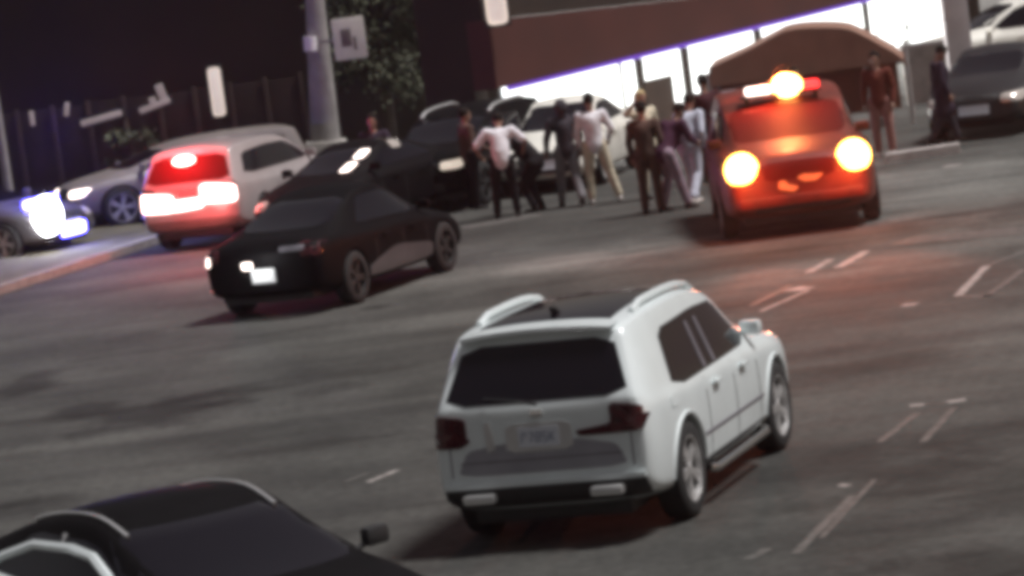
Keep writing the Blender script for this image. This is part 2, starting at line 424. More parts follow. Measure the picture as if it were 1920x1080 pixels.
# --- the white SUV in the foreground, seen from behind
def suv_details(t, bvh, L, W, H, hood):
    bm = bmesh.new(); h = bvh.ray_cast(Vector((.75, 0, 9)), Vector((0, 0, -1)))[0]
    tube(bm, [(.86, 0, h.z), (.78, 0, h.z + .05), (.72, 0, h.z + .07)], [.04, .03, .008], 8); obj('antenna_fin', bm, 'trim', t)
    bm = bmesh.new(); tube(bm, [(.02, -.02, 1.13), (.03, .16, 1.17), (.06, .42, 1.20)], [.016, .010, .008], 6); obj('wiper', bm, 'trim', t)
    for y in (-.74, .74):
        patch('tailgate_seam', bvh, 'rear', [(y - .006, .60), (y + .006, .60), (y + .006, 1.08), (y - .006, 1.08)], 'pillar_grey', t, off=.002, deep=.004, step=.1)
    patch('fuel_flap', bvh, 'right', curve_poly([(.62, .92), (.80, .92), (.80, 1.02), (.62, 1.02)]), 'white_paint', t, off=.005, deep=.004)
    patch('door_moulding', bvh, 'right', [(1.4, .56), (3.3, .56), (3.3, .585), (1.4, .585)], 'pillar_grey', t, off=.006, deep=.004)
    patch('door_moulding', bvh, 'left', [(1.4, .56), (3.3, .56), (3.3, .585), (1.4, .585)], 'pillar_grey', t, off=.006, deep=.004)
    patch('roof_glass', bvh, 'top', [(.55, -.54), (2.6, -.52), (2.6, .52), (.55, .54)], 'glass', t, off=.006, step=.15)
    bm = bmesh.new(); vs = []
    for k in range(9):                                                # rear spoiler
        y = -.62 + k * .155
        h = bvh.ray_cast(Vector((.46, y, 9)), Vector((0, 0, -1)))[0]
        vs.append((y, h.z))
    for k in range(8):
        (y0, z0), (y1, z1) = vs[k], vs[k + 1]
        q = [bm.verts.new(p) for p in ((.56, y0, z0 + .012), (.26, y0, z0 + .0), (.26, y0, z0 - .035), (.56, y0, z0 - .03), (.56, y1, z1 + .012), (.26, y1, z1 + .0), (.26, y1, z1 - .035), (.56, y1, z1 - .03))]
        for f in ((0, 1, 5, 4), (1, 2, 6, 5), (2, 3, 7, 6), (3, 0, 4, 7)): bm.faces.new([q[i] for i in f])
    bmesh.ops.remove_doubles(bm, verts=bm.verts, dist=1e-4)
    obj('spoiler', bm, 'white_paint', t)
    tg = [(-.66, .985), (-.56, .93), (-.30, .90), (-.33, .855), (-.84, .86), (-.89, .99)]
    patch('taillight', bvh, 'rear', curve_poly(tg), 'tail_red', t, off=.016)
    patch('taillight', bvh, 'rear', curve_poly([(.56, .88), (.64, .83), (.86, .83), (.88, .95), (.64, .955)]), 'tail_red', t, off=.016)
    patch('reflector', bvh, 'rear', curve_poly([(.36, .80), (.43, .78), (.44, 1.0), (.39, 1.02)], 1), 'satin', t, off=.012)
    patch('plate_recess', bvh, 'rear', curve_poly([(-.27, .765), (.27, .765), (.27, .985), (-.27, .985)], 1), 'satin', t, off=.008)
    patch('license_plate', bvh, 'rear', [(-.165, .80), (.165, .80), (.165, .955), (-.165, .955)], 'plate', t, off=.014, deep=.005)
    segs = []
    for i, ch in enumerate('r785k'):                                  # rear view: image left is +y
        for (a, b, c, d) in GLY[ch]:
            x0 = .135 - i * .057
            segs.append((x0 - a * .036, .84 + b * .07, x0 - c * .036, .84 + d * .07))
    strokes_on(bvh, 'rear', t, 'plate_number', segs, .011, 'plate_ink', .0175)
    patch('badge', bvh, 'rear', curve_poly([(-.05, 1.03), (.05, 1.03), (.05, 1.09), (-.05, 1.09)], 2), 'chrome', t, off=.014, step=.03)
    patch('lower_bumper', bvh, 'rear', [(-.84, .34), (.84, .34), (.82, .50), (-.82, .50)], 'trim', t, off=.02)
    patch('tailgate_shading', bvh, 'rear', curve_poly([(-.70, .60), (.70, .60), (.60, .80), (.30, .84), (-.30, .84), (-.62, .78)]), 'tailgate_shade', t, off=.003, deep=.004)  # grey paints in the shade on the downward-facing lower tailgate
    patch('bumper_strip', bvh, 'rear', [(-.82, .505), (.82, .505), (.82, .545), (-.82, .545)], 'white_paint', t, off=.03, deep=.03)
    patch('bumper_crease', bvh, 'rear', [(-.66, .70), (.66, .70), (.66, .712), (-.66, .712)], 'pillar_grey', t, off=.006, deep=.004)
    for s in (1, -1):
        bm = bmesh.new(); box(bm, (-.02, s * .52, .43), (.12, .26, .075), bev=.025); obj('exhaust_tip', bm, 'satin', t)
        bm = bmesh.new(); tube(bm, [(1.42, s * .93, .30), (1.5, s * .97, .285), (3.1, s * .97, .285), (3.2, s * .93, .30)], .035, 10); obj('running_board', bm, 'chrome', t)
        sd = 'left' if s > 0 else 'right'
        patch('sill_cladding', bvh, sd, [(1.36, .26), (3.30, .26), (3.30, .38), (1.36, .38)], 'trim', t, off=.012)
        patch('pillar_trim', bvh, sd, [(2.02, 1.07), (2.10, 1.07), (1.98, 1.46), (1.92, 1.46)], 'pillar_grey', t, off=.010, deep=.004)
        patch('pillar_trim', bvh, sd, [(1.72, 1.07), (1.80, 1.07), (1.70, 1.46), (1.64, 1.46)], 'pillar_grey', t, off=.010, deep=.004)
        # wheel arch lips
        for ax in (.94, 3.82):
            bm = bmesh.new(); pts = []
            for k in range(17):
                a = math.pi * (k / 16)
                x = ax + .452 * math.cos(a); z = .38 + .452 * math.sin(a)
                h = bvh.ray_cast(Vector((x, 9 * s, z)), Vector((0, -s, 0)))[0]
                pts.append((x, (h.y if h else W * s), z))
            tube(bm, pts, .018, 6); obj('arch_lip', bm, 'white_paint', t)
GLB_SIDE = [[(.80, 1.05), (3.28, 1.06), (2.66, 1.50), (1.95, 1.535), (.92, 1.51)]]
vehicle('white_suv', 'white SUV seen from behind, black glass roof, silver rails, alone in the road', 'car', (.04, 27.85, R(71)), L=4.70, W=.945, H=1.70, paint='white_paint', hood=1.05,
        wheel_r=.385, axles=(.94, 3.82), rails='white_paint', side_poly=GLB_SIDE, details=suv_details, steer=0, mirror='white_paint')

# --- SUV facing the camera with glowing amber lamps
def amber_details(t, bvh, L, W, H, hood):
    lb = lightbar(t, 2.75, H - .02, 1.15, [(-.50, -.12, 'glow_white'), (.30, .56, 'glow_red_dim')])
    bm = bmesh.new(); ball(bm, (2.80, .10, H + .10), .20, .8, 1.1, .85, u=24, v=16); obj('beacon_lamp', bm, 'beacon_amber', lb)  # ball swollen to hold the beacon's glare
    patch('front_emblem', bvh, 'front', curve_poly([(-.30, .66), (-.10, .60), (-.02, .66), (-.16, .70), (-.20, .76), (-.28, .76)]), 'plate_amber', t, off=.03)
    patch('front_emblem', bvh, 'front', curve_poly([(-.04, .78), (.06, .72), (.22, .72), (.33, .80), (.20, .80), (.06, .82)]), 'plate_amber', t, off=.03)
    bm = bmesh.new(); box(bm, (L + .03, 0, .50), (.10, 1.7, .14), bev=.04); obj('bumper', bm, 'orange_glare_paint', t)
    for s in (1, -1):
        bm = bmesh.new(); ball(bm, (L - .10, s * .76, .97), .23, .45, 1, 1, u=24, v=16); obj('headlight', bm, 'head_amber', t)  # ball oversized to take in the headlight's glare
amber = vehicle('orange_suv', 'SUV tinted orange red by glare, facing the camera with two glowing amber headlights and a roof beacon', 'car', (4.16, 53.9, R(268.5)), L=4.95, W=1.10, H=1.80, paint='orange_glare_paint', hood=1.15,
        wheel_r=.38, lamps='trim', plate_front=False, grille='redlit_glass', boxy=1.0, winmat='redlit_glass', details=amber_details)

# --- black car in front of the row, seen from behind
def black_details(t, bvh, L, W, H, hood):
    patch('license_plate', bvh, 'rear', [(-.20, .48), (.14, .48), (.14, .66), (-.20, .66)], 'plate_bright', t, off=.03, deep=.01)
    patch('plate_lamp', bvh, 'rear', curve_poly([(.12, .67), (.26, .67), (.26, .76), (.12, .76)]), 'glow_white', t, off=.03, step=.05)
    patch('edge_glint', bvh, 'rear', curve_poly([(.74, .74), (.86, .74), (.86, .86), (.74, .86)]), 'glow_white', t, off=.03, step=.05)  # white edge reflections put in as patches, this one glowing
    patch('edge_glint', bvh, 'rear', curve_poly([(.78, .34), (.86, .34), (.86, .42), (.78, .42)]), 'lamp_off', t, off=.03, step=.05)
    patch('trunk_badge', bvh, 'rear', curve_poly([(-.66, .86), (-.30, .86), (-.30, .93), (-.66, .93)]), 'pillar_grey', t, off=.02)
    patch('door_reflection', bvh, 'right', curve_poly([(1.35, .30), (3.35, .30), (3.35, .50), (2.2, .62), (1.35, .44)]), 'grey_paint', t, off=.01)  # grey patch paints in a reflection along the lower doors
black = vehicle('black_sedan', 'black car with a bright number plate, nearest of the row, seen from behind', 'car', (-3.22, 47.3, R(66)), L=4.75, W=.95, H=1.50, kind='sedan', paint='black_paint', hood=.92,
        wheel_r=.35, details=black_details, lamps='grey_paint', rimmat='rim_dark', plate_front=False, group='cars parked in a row across the lot')

# --- police SUV with red lights, seen from behind like the near SUV
def police_details(t, bvh, L, W, H, hood):
    lb = bpy.data.objects.new('warning_light', None); C.objects.link(lb); lb.parent = t
    bm = bmesh.new(); ball(bm, (.30, .10, 1.42), .16, .5, 1.5, .8, u=20, v=14); obj('lamp_pod', bm, 'beacon_red', lb)
    bm = bmesh.new(); box(bm, (.33, .10, 1.42), (.08, .9, .06), bev=.02); obj('housing', bm, 'trim', lb)
    for y0, y1, z0, z1 in ((.28, .86, .66, 1.00), (-.84, -.22, .74, 1.08)):
        patch('rear_light', bvh, 'rear', curve_poly([(y0, z0), (y1, z0 + .02), (y1, z1), (y0, z1 - .06)]), 'rear_glow', t, off=.03)
    patch('rear_light', bvh, 'rear', curve_poly([(-.24, .70), (.30, .66), (.30, .84), (-.24, .86)]), 'rear_glow', t, off=.025)
    patch('license_plate', bvh, 'rear', [(-.15, .86), (.15, .86), (.15, .98), (-.15, .98)], 'glow_red_dim', t, off=.03, deep=.01)  # plate glows red, painting in the light of the lamps
    patch('bumper_cover', bvh, 'rear', [(-.80, .34), (.80, .34), (.80, .52), (-.80, .52)], 'tan_paint', t, off=.02)
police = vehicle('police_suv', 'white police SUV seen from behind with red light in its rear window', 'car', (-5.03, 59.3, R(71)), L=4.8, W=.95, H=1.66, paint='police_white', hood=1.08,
        wheel_r=.37, winmat='redlit_glass', details=police_details, side_poly=[[(.42, 1.14), (3.45, 1.13), (3.0, 1.33), (2.5, 1.49), (1.6, 1.52), (.62, 1.48)]])

# --- light van/SUV behind it, seen from the side
vehicle('tan_suv', 'pale tan SUV with one lit headlight, half hidden behind the police SUV', 'car', (-3.65, 68.3, R(201)), L=4.6, W=.88, H=1.40, paint='tan_paint', hood=.95, boxy=.8, windows3=True, lamps='glow_white', wheel_r=.38)
# --- police car at the far left edge
def blue_details(t, bvh, L, W, H, hood):
    lightbar(t, 2.4, H, 1.15, [(-.57, -.02, 'glow_blue'), (.02, .57, 'glow_blue')])
    for s in (-1,):
        bm = bmesh.new(); ball(bm, (L - .08, s * .66, .72), .34, .5, 1.1, 1, u=20, v=14); obj('headlight', bm, 'head_white', t)  # far larger than a lens, so the ball includes the glare
    patch('blue_glow_patch', bvh, 'front', curve_poly([(-.44, .30), (.30, .30), (.36, .52), (-.44, .52)]), 'glow_blue', t, off=.03)  # added glowing patch for more blue light at the front
    bm = bmesh.new(); box(bm, (4.25, -.25, .93), (.18, .9, .16), bev=.05); obj('blue_glow_box', bm, 'glow_blue', t)  # added glowing box on the bonnet to strengthen the blue glare
blue = vehicle('police_car', 'grey police car with blue roof lights and blinding white headlight at the left edge', 'car', (-11.5, 64.4, R(-26)), L=4.7, W=.90, H=1.36, kind='sedan', paint='grey_paint', hood=.95, wheel_r=.34, details=blue_details)
# --- dark cars in the row
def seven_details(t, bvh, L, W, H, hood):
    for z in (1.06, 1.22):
        patch('windshield_glint', bvh, 'front', curve_poly([(.34, z - .06), (.50, z - .06), (.50, z + .05), (.34, z + .05)]), 'glow_white', t, off=.015, step=.05)  # glowing patches stand in for glints on the windshield
    patch('window_glint', bvh, 'left', curve_poly([(2.0, 1.22), (2.3, 1.22), (2.3, 1.40), (2.0, 1.36)]), 'lamp_off', t, off=.012, step=.05)  # pale patch in place of a glint on the side window
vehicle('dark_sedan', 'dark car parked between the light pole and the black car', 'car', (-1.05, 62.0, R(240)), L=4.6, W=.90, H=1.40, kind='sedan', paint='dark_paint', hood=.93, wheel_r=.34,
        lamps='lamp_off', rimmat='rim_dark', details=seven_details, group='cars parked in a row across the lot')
vehicle('black_suv', 'black SUV with pale roof edge parked behind the standing people', 'car', (.35, 64.6, R(248)), L=4.6, W=.93, H=1.55, paint='black_paint', hood=1.0, wheel_r=.37, boxy=.5,
        lamps='lamp_glint', rails='satin', rimmat='rim_dark', group='cars parked in a row across the lot')
vehicle('silver_crossover', 'silver white crossover under the shopfront light behind the white shirted people', 'car', (1.94, 65.6, R(255)), L=4.6, W=.90, H=1.48, kind='sedan', paint='cream_paint', hood=.94, wheel_r=.35,
        lamps='lamp_off', group='cars parked in a row across the lot')
# --- right edge
vehicle('charcoal_sedan', 'charcoal car with grey bonnet parked at the right edge', 'car', (9.6, 65.0, R(250)), L=4.7, W=.93, H=1.42, kind='sedan', paint='charcoal_paint', hood=.96, wheel_r=.34, lamps='lamp_off', lampw=1.1)
vehicle('cream_suv', 'cream white SUV parked behind the charcoal car at the right edge', 'car', (13.2, 73.5, R(190)), L=4.8, W=.95, H=1.75, paint='cream_paint', hood=1.1, wheel_r=.37)
# --- black saloon bottom left
def near_details(t, bvh, L, W, H, hood):
    for s, sd in ((1, 'left'), (-1, 'right')):
        bm = bmesh.new(); pts = []
        for (x, z) in [(1.30, 1.02), (1.55, 1.12), (1.95, 1.22), (2.5, 1.235), (2.8, 1.20), (3.1, 1.09), (3.38, .985), (2.6, .985), (1.9, .99), (1.30, 1.02)]:
            h = bvh.ray_cast(Vector((x, 9 * s, z)), Vector((0, -s, 0)))[0]
            pts.append((x, h.y + .008 * s, z))
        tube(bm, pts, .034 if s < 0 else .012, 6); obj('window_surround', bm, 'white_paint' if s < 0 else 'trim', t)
        bm = bmesh.new(); pts = []
        for k in range(12):
            x = 1.6 + k / 11 * 1.35
            h = bvh.ray_cast(Vector((x, s * .54, 9)), Vector((0, 0, -1)))[0]; pts.append((x, s * .54, h.z + .015))
        tube(bm, pts, .014, 6); obj('roof_moulding', bm, 'satin', t)
        bm = bmesh.new(); h = bvh.ray_cast(Vector((2.35, 9 * s, 1.15)), Vector((0, -s, 0)))[0]
        tube(bm, [(2.37, h.y + .01 * s, .99), (2.33, h.y - .10 * s, 1.31)], .02, 6); obj('door_pillar', bm, 'satin', t)
vehicle('black_saloon', 'black saloon with chrome window surround in the bottom left corner, nearest the camera', 'car', (-3.74, 25.8, R(302)), L=4.95, W=1.02, H=1.43, kind='sedan', paint='black_paint', hood=.95, wheel_r=.35,
        details=near_details, mirror='trim', lamps='lamp_off')

# ------------------------------------------------------------------ people
SK = mat('skin', (.32, .19, .14), .55, 0, 0, .08, 20)
def cloth(name, col): return mat(name, col, .85, 0, 0, .18, 14, bump=.25, spec=.2)
CL = {'white': cloth('cloth_white', (.78, .78, .82)), 'charcoal': cloth('cloth_charcoal', (.05, .045, .055)), 'black': cloth('cloth_black', (.012, .010, .012)),
      'grey': cloth('cloth_grey', (.20, .19, .20)), 'cream': cloth('cloth_cream', (.62, .55, .42)), 'maroon': cloth('cloth_maroon', (.07, .025, .05)), 'brown': cloth('cloth_brown', (.09, .055, .045)),
      'lilac': cloth('cloth_lilac', (.30, .22, .27)), 'sky': cloth('cloth_sky', (.60, .62, .72)), 'darkmaroon': cloth('cloth_darkmaroon', (.06, .02, .025)), 'red': cloth('cloth_red', (.13, .035, .025)),
      'pink': cloth('cloth_pink', (.34, .17, .15)), 'plum': cloth('cloth_plum', (.04, .028, .045)), 'shoe_white': cloth('shoe_white', (.6, .55, .52)), 'shoe_dark': cloth('shoe_dark', (.02, .018, .018)),
      'hair_dark': cloth('hair_dark', (.012, .009, .008)), 'hair_blond': cloth('hair_blond', (.55, .45, .25))}
def remeshed(name, bm, material, parent, voxel=.014, it=3):
    me = bpy.data.meshes.new(name); bm.to_mesh(me); bm.free()
    o = bpy.data.objects.new('tmp', me); C.objects.link(o)
    r = o.modifiers.new('r', 'REMESH'); r.mode = 'VOXEL'; r.voxel_size = voxel; r.use_smooth_shade = True
    s = o.modifiers.new('s', 'SMOOTH'); s.factor = .5; s.iterations = it
    bpy.context.view_layer.update(); dg = bpy.context.evaluated_depsgraph_get()
    out = bpy.data.meshes.new_from_object(o.evaluated_get(dg)); bpy.data.objects.remove(o)
    out.materials.clear(); out.name = name
    return link(name, out, material, parent)
def limb(bm, pts, rs, n=12):
    tube(bm, pts, rs, n)
    for p, r in zip(pts, rs): ball(bm, p, r * .995, u=12, v=8)
def person(label, feet, face, pose, top, legs, hair='hair_dark', shoe='shoe_dark', h=1.72, group='people standing among the parked cars', long_coat=False, hood=False, bag=None, hairlong=False):
    """face: heading in degrees the chest looks to; pose: dict of joint offsets in body space (x right of the body, y ahead, z up)"""
    s = h / 1.75
    t = thing('person', label, 'person', (feet[0], feet[1], 0), R(face) - math.pi / 2, group)
    P = dict(hipL=(-.095, 0, .93), hipR=(.095, 0, .93), kneeL=(-.11, .03, .50), kneeR=(.11, .03, .50), ankL=(-.12, -.01, .09), ankR=(.12, -.01, .09),
             waist=(0, 0, 1.06), chest=(0, .0, 1.30), neck=(0, .0, 1.48), head=(0, .02, 1.625), shL=(-.185, 0, 1.41), shR=(.185, 0, 1.41),
             elL=(-.25, -.02, 1.13), elR=(.25, -.02, 1.13), wrL=(-.24, .08, .89), wrR=(.24, .08, .89))
    P.update(pose); V = {k: Vector(v) * s for k, v in P.items()}
    # body
    bm = bmesh.new()
    hd = V['head']; up = (hd - V['neck']).normalized()
    rot = Vector((0, 0, 1)).rotation_difference(up).to_matrix().to_4x4()
    def hp(x, y, z): return hd + (rot @ Vector((x, y, z))) * s
    ball(bm, hp(0, -.01, .02), .098 * s, .80, 1.0, 1.08, rot, 20, 14)
    ball(bm, hp(0, .03, -.045), .07 * s, .82, .9, 1.05, rot)
    ball(bm, hp(0, .096, -.02), .017 * s, .8, 1.2, 1.4, rot); ball(bm, hp(0, .085, -.065), .02 * s, 1.5, .6, .5, rot); ball(bm, hp(0, .075, -.10), .026 * s, 1, .8, .7, rot)
    for q in (-1, 1):
        ball(bm, hp(.078 * q, -.01, -.01), .024 * s, .45, .9, 1.3, rot)
        ball(bm, hp(.032 * q, .083, .022), .014 * s, 1.3, .6, .5, rot)
    limb(bm, [V['neck'] - up * .07 * s, V['neck'], hp(0, -.012, -.05)], [.062 * s, .054 * s, .055 * s])
    tor = [V['hipL'].lerp(V['hipR'], .5), V['waist'], V['chest'], V['neck'] - Vector((0, 0, .05 * s))]
    limb(bm, tor, [.13 * s, .115 * s, .125 * s, .07 * s])
    for q, a in ((-1, 'L'), (1, 'R')):
        limb(bm, [V['chest'], V['sh' + a], V['el' + a], V['wr' + a]], [.09 * s, .053 * s, .040 * s, .027 * s])
        limb(bm, [V['hip' + a], V['knee' + a], V['ank' + a]], [.088 * s, .056 * s, .040 * s])
        hdir = (V['wr' + a] - V['el' + a]).normalized(); side = hdir.orthogonal().normalized()
        fw = Vector((0, 1, 0)) - hdir * hdir.y
        fw = fw.normalized() if fw.length > .2 else side
        nrm = hdir.cross(fw).normalized()
        w0 = V['wr' + a]
        limb(bm, [w0, w0 + hdir * .05 * s, w0 + hdir * .085 * s], [.026 * s, .033 * s, .030 * s])
        for k in range(4):
            base = w0 + hdir * .085 * s + fw * (k - 1.5) * .02 * s; ln = (.066, .078, .072, .055)[k] * s
            limb(bm, [base, base + hdir * ln * .5 + nrm * q * .006, base + hdir * ln * .9 + nrm * q * -.02], [.0105 * s, .0098 * s, .009 * s], 8)
        limb(bm, [w0 + hdir * .03 * s + fw * .02 * s, w0 + hdir * .06 * s + fw * .052 * s, w0 + hdir * .095 * s + fw * .062 * s], [.015 * s, .012 * s, .010 * s], 8)
    remeshed('body', bm, SK, t, .0105, 2)
    # upper garment
    bm = bmesh.new()
    limb(bm, [V['hipL'].lerp(V['hipR'], .5) + Vector((0, 0, .0)), V['waist'], V['chest'], V['neck'] - up * .09 * s], [.158 * s, .148 * s, .155 * s, .085 * s], 16)
    for q, a in ((-1, 'L'), (1, 'R')):
        limb(bm, [V['chest'].lerp(V['sh' + a], .35), V['sh' + a]], [.125 * s, .076 * s])
        sl = [V['sh' + a], V['el' + a], V['el' + a].lerp(V['wr' + a], .92)] if top[1] else [V['sh' + a], V['sh' + a].lerp(V['el' + a], .8)]
        limb(bm, sl, [.078 * s, .062 * s, .046 * s] if top[1] else [.078 * s, .072 * s])
        if long_coat:
            limb(bm, [V['hip' + a], V['hip' + a].lerp(V['knee' + a], .75)], [.15 * s, .15 * s])
    if hood: ball(bm, hp(0, -.035, .0), .128 * s, .9, .95, 1.1, rot); ball(bm, V['neck'], .10 * s)
    remeshed('jacket' if top[1] else 'shirt', bm, CL[top[0]], t, .016, 4)
    # trousers
    bm = bmesh.new()
    limb(bm, [V['waist'] - Vector((0, 0, .03)) * s, V['hipL'].lerp(V['hipR'], .5)], [.128 * s, .138 * s])
    for a in 'LR': limb(bm, [V['hip' + a], V['hip' + a].lerp(V['knee' + a], .5), V['knee' + a], V['knee' + a].lerp(V['ank' + a], .93)], [.112 * s, .098 * s, .078 * s, .066 * s])
    remeshed('trousers', bm, CL[legs], t, .016, 3)
    for a in 'LR':
        bm = bmesh.new(); p = V['ank' + a]; k = V['knee' + a]; f = Vector((0, 1, 0))
        z = p.z - .065 * s
        limb(bm, [Vector((p.x, p.y - .03, z + .01)), Vector((p.x, p.y + .08 * s, z + .002)), Vector((p.x, p.y + .17 * s, z - .004))], [.045 * s, .043 * s, .034 * s])
        limb(bm, [p, Vector((p.x, p.y, z + .02))], [.047 * s, .048 * s])
        remeshed('shoe', bm, CL[shoe], t, .014, 2)
    if not hood:
        bm = bmesh.new()
        ball(bm, hp(0, -.022, .042), .106 * s, .86, .98, 1.02, rot, 20, 14)
        if hairlong: limb(bm, [hp(0, -.08, .02), hp(0, -.10, -.10), hp(0, -.09, -.22)], [.08 * s, .075 * s, .05 * s])
        # keep the face clear
        for v in list(bm.verts):
            q = rot.inverted() @ (v.co - hd) / s
            if q.y > .045 and q.z < .075: v.co -= (rot @ Vector((0, 1, 0))) * (q.y - .045) * s * 1.2
        obj('hair', bm, CL[hair], t, angle=80)
    return t
def gp(px, py): g = gnd(px, py); return (g.x, g.y)
STRIDE = dict(kneeL=(-.11, .16, .52), ankL=(-.12, .26, .10), kneeR=(.11, -.04, .50), ankR=(.11, -.30, .14))
person('person in a white T-shirt with back to the camera, elbows out, leaning forward a little', gp(955, 408), 85, dict(chest=(0, .10, 1.28), neck=(0, .17, 1.45), head=(0, .24, 1.56), shL=(-.20, .12, 1.40), shR=(.20, .12, 1.40), elL=(-.42, .10, 1.16), elR=(.40, .12, 1.20), wrL=(-.36, .30, 1.02), wrR=(.34, .34, 1.04),
       kneeL=(-.15, .05, .5), ankL=(-.18, 0, .09), kneeR=(.13, .04, .5), ankR=(.15, .02, .09)), ('white', False), 'black')
person('person in black crouching forward beside the white T-shirt', gp(1010, 396), 150, dict(hipL=(-.1, -.06, .80), hipR=(.1, -.06, .80), waist=(0, .02, .93), chest=(0, .20, 1.12), neck=(0, .32, 1.24), head=(0, .40, 1.34), shL=(-.19, .24, 1.2), shR=(.19, .24, 1.2), elL=(-.26, .38, .98), elR=(.26, .38, .98), wrL=(-.15, .52, .86), wrR=(.18, .52, .86),
       kneeL=(-.14, .16, .46), kneeR=(.14, .18, .46)), ('black', True), 'black', h=1.7)
person('person in a dark brown jacket half hidden left of the white T-shirt', gp(893, 392), 20, dict(wrR=(.22, .3, 1.0)), ('brown', True), 'black', h=1.68)
person('hooded person in a charcoal jacket and grey trousers walking', gp(1075, 387), 100, dict(STRIDE, elL=(-.30, .0, 1.14), wrL=(-.30, .14, .92)), ('charcoal', True), 'grey', hood=True, shoe='shoe_dark', h=1.72)
def bag(loc, rz, label, material, name='shoulder_bag'):
    t = thing(name, label, 'bag', loc, rz)
    bm = bmesh.new(); box(bm, (0, 0, .13), (.30, .12, .24), bev=.05); obj('pouch', bm, material, t)
    bm = bmesh.new(); tube(bm, [(-.10, 0, .24), (-.08, 0, .42), (0, 0, .50), (.08, 0, .42), (.10, 0, .24)], .012, 8); obj('strap', bm, material, t)
p4 = person('person in a white shirt and cream trousers standing with feet apart beside the silver crossover', gp(1128, 380), 95, dict(kneeL=(-.13, .02, .5), kneeR=(.19, .02, .5), ankL=(-.14, 0, .09), ankR=(.30, 0, .09), elR=(.30, .0, 1.16), wrR=(.26, .16, .98), elL=(-.27, .02, 1.12), wrL=(-.20, .08, .86)), ('white', True), 'cream', shoe='shoe_white', h=1.76)
g = gnd(1118, 380); bag((g.x, g.y - .02, .28), 0, 'small black bag held beside the cream trousers', CL['black'])
person('person with blond hair and cream coat, arm raised, behind the maroon jacket', gp(1224, 372), 300, dict(elR=(.36, .10, 1.42), wrR=(.30, .22, 1.55)), ('cream', True), 'cream', hair='hair_blond', h=1.72, hairlong=True)
person('person in brown clothes standing with back to the camera beside the lilac trousers', gp(1226, 400), 80, dict(), ('brown', True), 'brown', h=1.70)
person('person in a maroon jacket and lilac trousers bending forward', gp(1268, 394), 40, dict(hipL=(-.1, -.12, .88), hipR=(.1, -.12, .88), waist=(0, -.02, 1.0), chest=(0, .14, 1.20), neck=(0, .24, 1.36), head=(0, .32, 1.47), shL=(-.19, .16, 1.3), shR=(.19, .16, 1.3), elL=(-.26, .22, 1.05), elR=(.26, .24, 1.05), wrL=(-.18, .42, .98), wrR=(.18, .42, .98),
       ankL=(-.16, -.1, .09), ankR=(.16, .12, .09)), ('maroon', True), 'lilac', h=1.74, shoe='shoe_dark')
person('person in pale blue white clothes leaning toward the orange SUV', gp(1306, 384), 60, dict(STRIDE, chest=(0, .08, 1.29), neck=(0, .14, 1.46), head=(0, .19, 1.59), shL=(-.19, .1, 1.4), shR=(.19, .1, 1.4)), ('sky', True), 'sky', hair='hair_dark', shoe='shoe_white', h=1.72)
person('person in dark maroon standing just left of the orange SUV roof', gp(1340, 340), 100, dict(), ('darkmaroon', True), 'darkmaroon', h=1.75)
person('person in red looking over the roof of the orange SUV', gp(1512, 330), 270, dict(), ('red', True), 'darkmaroon', h=1.75)
person('person tinted by red light standing right of the orange SUV', gp(1662, 292), 250, dict(kneeL=(-.12, .03, .5)), ('red', True), 'pink', h=1.72, shoe='shoe_white')  # red and pink cloth colours paint in the red lamp light
person('person in a plum jacket walking right in front of the white pillar', gp(1775, 272), 10, dict(STRIDE, chest=(0, .05, 1.29), head=(0, .10, 1.61)), ('plum', True), 'charcoal', h=1.66, long_coat=True)
person('person in lavender standing behind the black car with one bright sleeve', gp(722, 408), 260, dict(elL=(-.28, .05, 1.2), wrL=(-.26, .1, .95)), ('plum', True), 'plum', h=1.74)

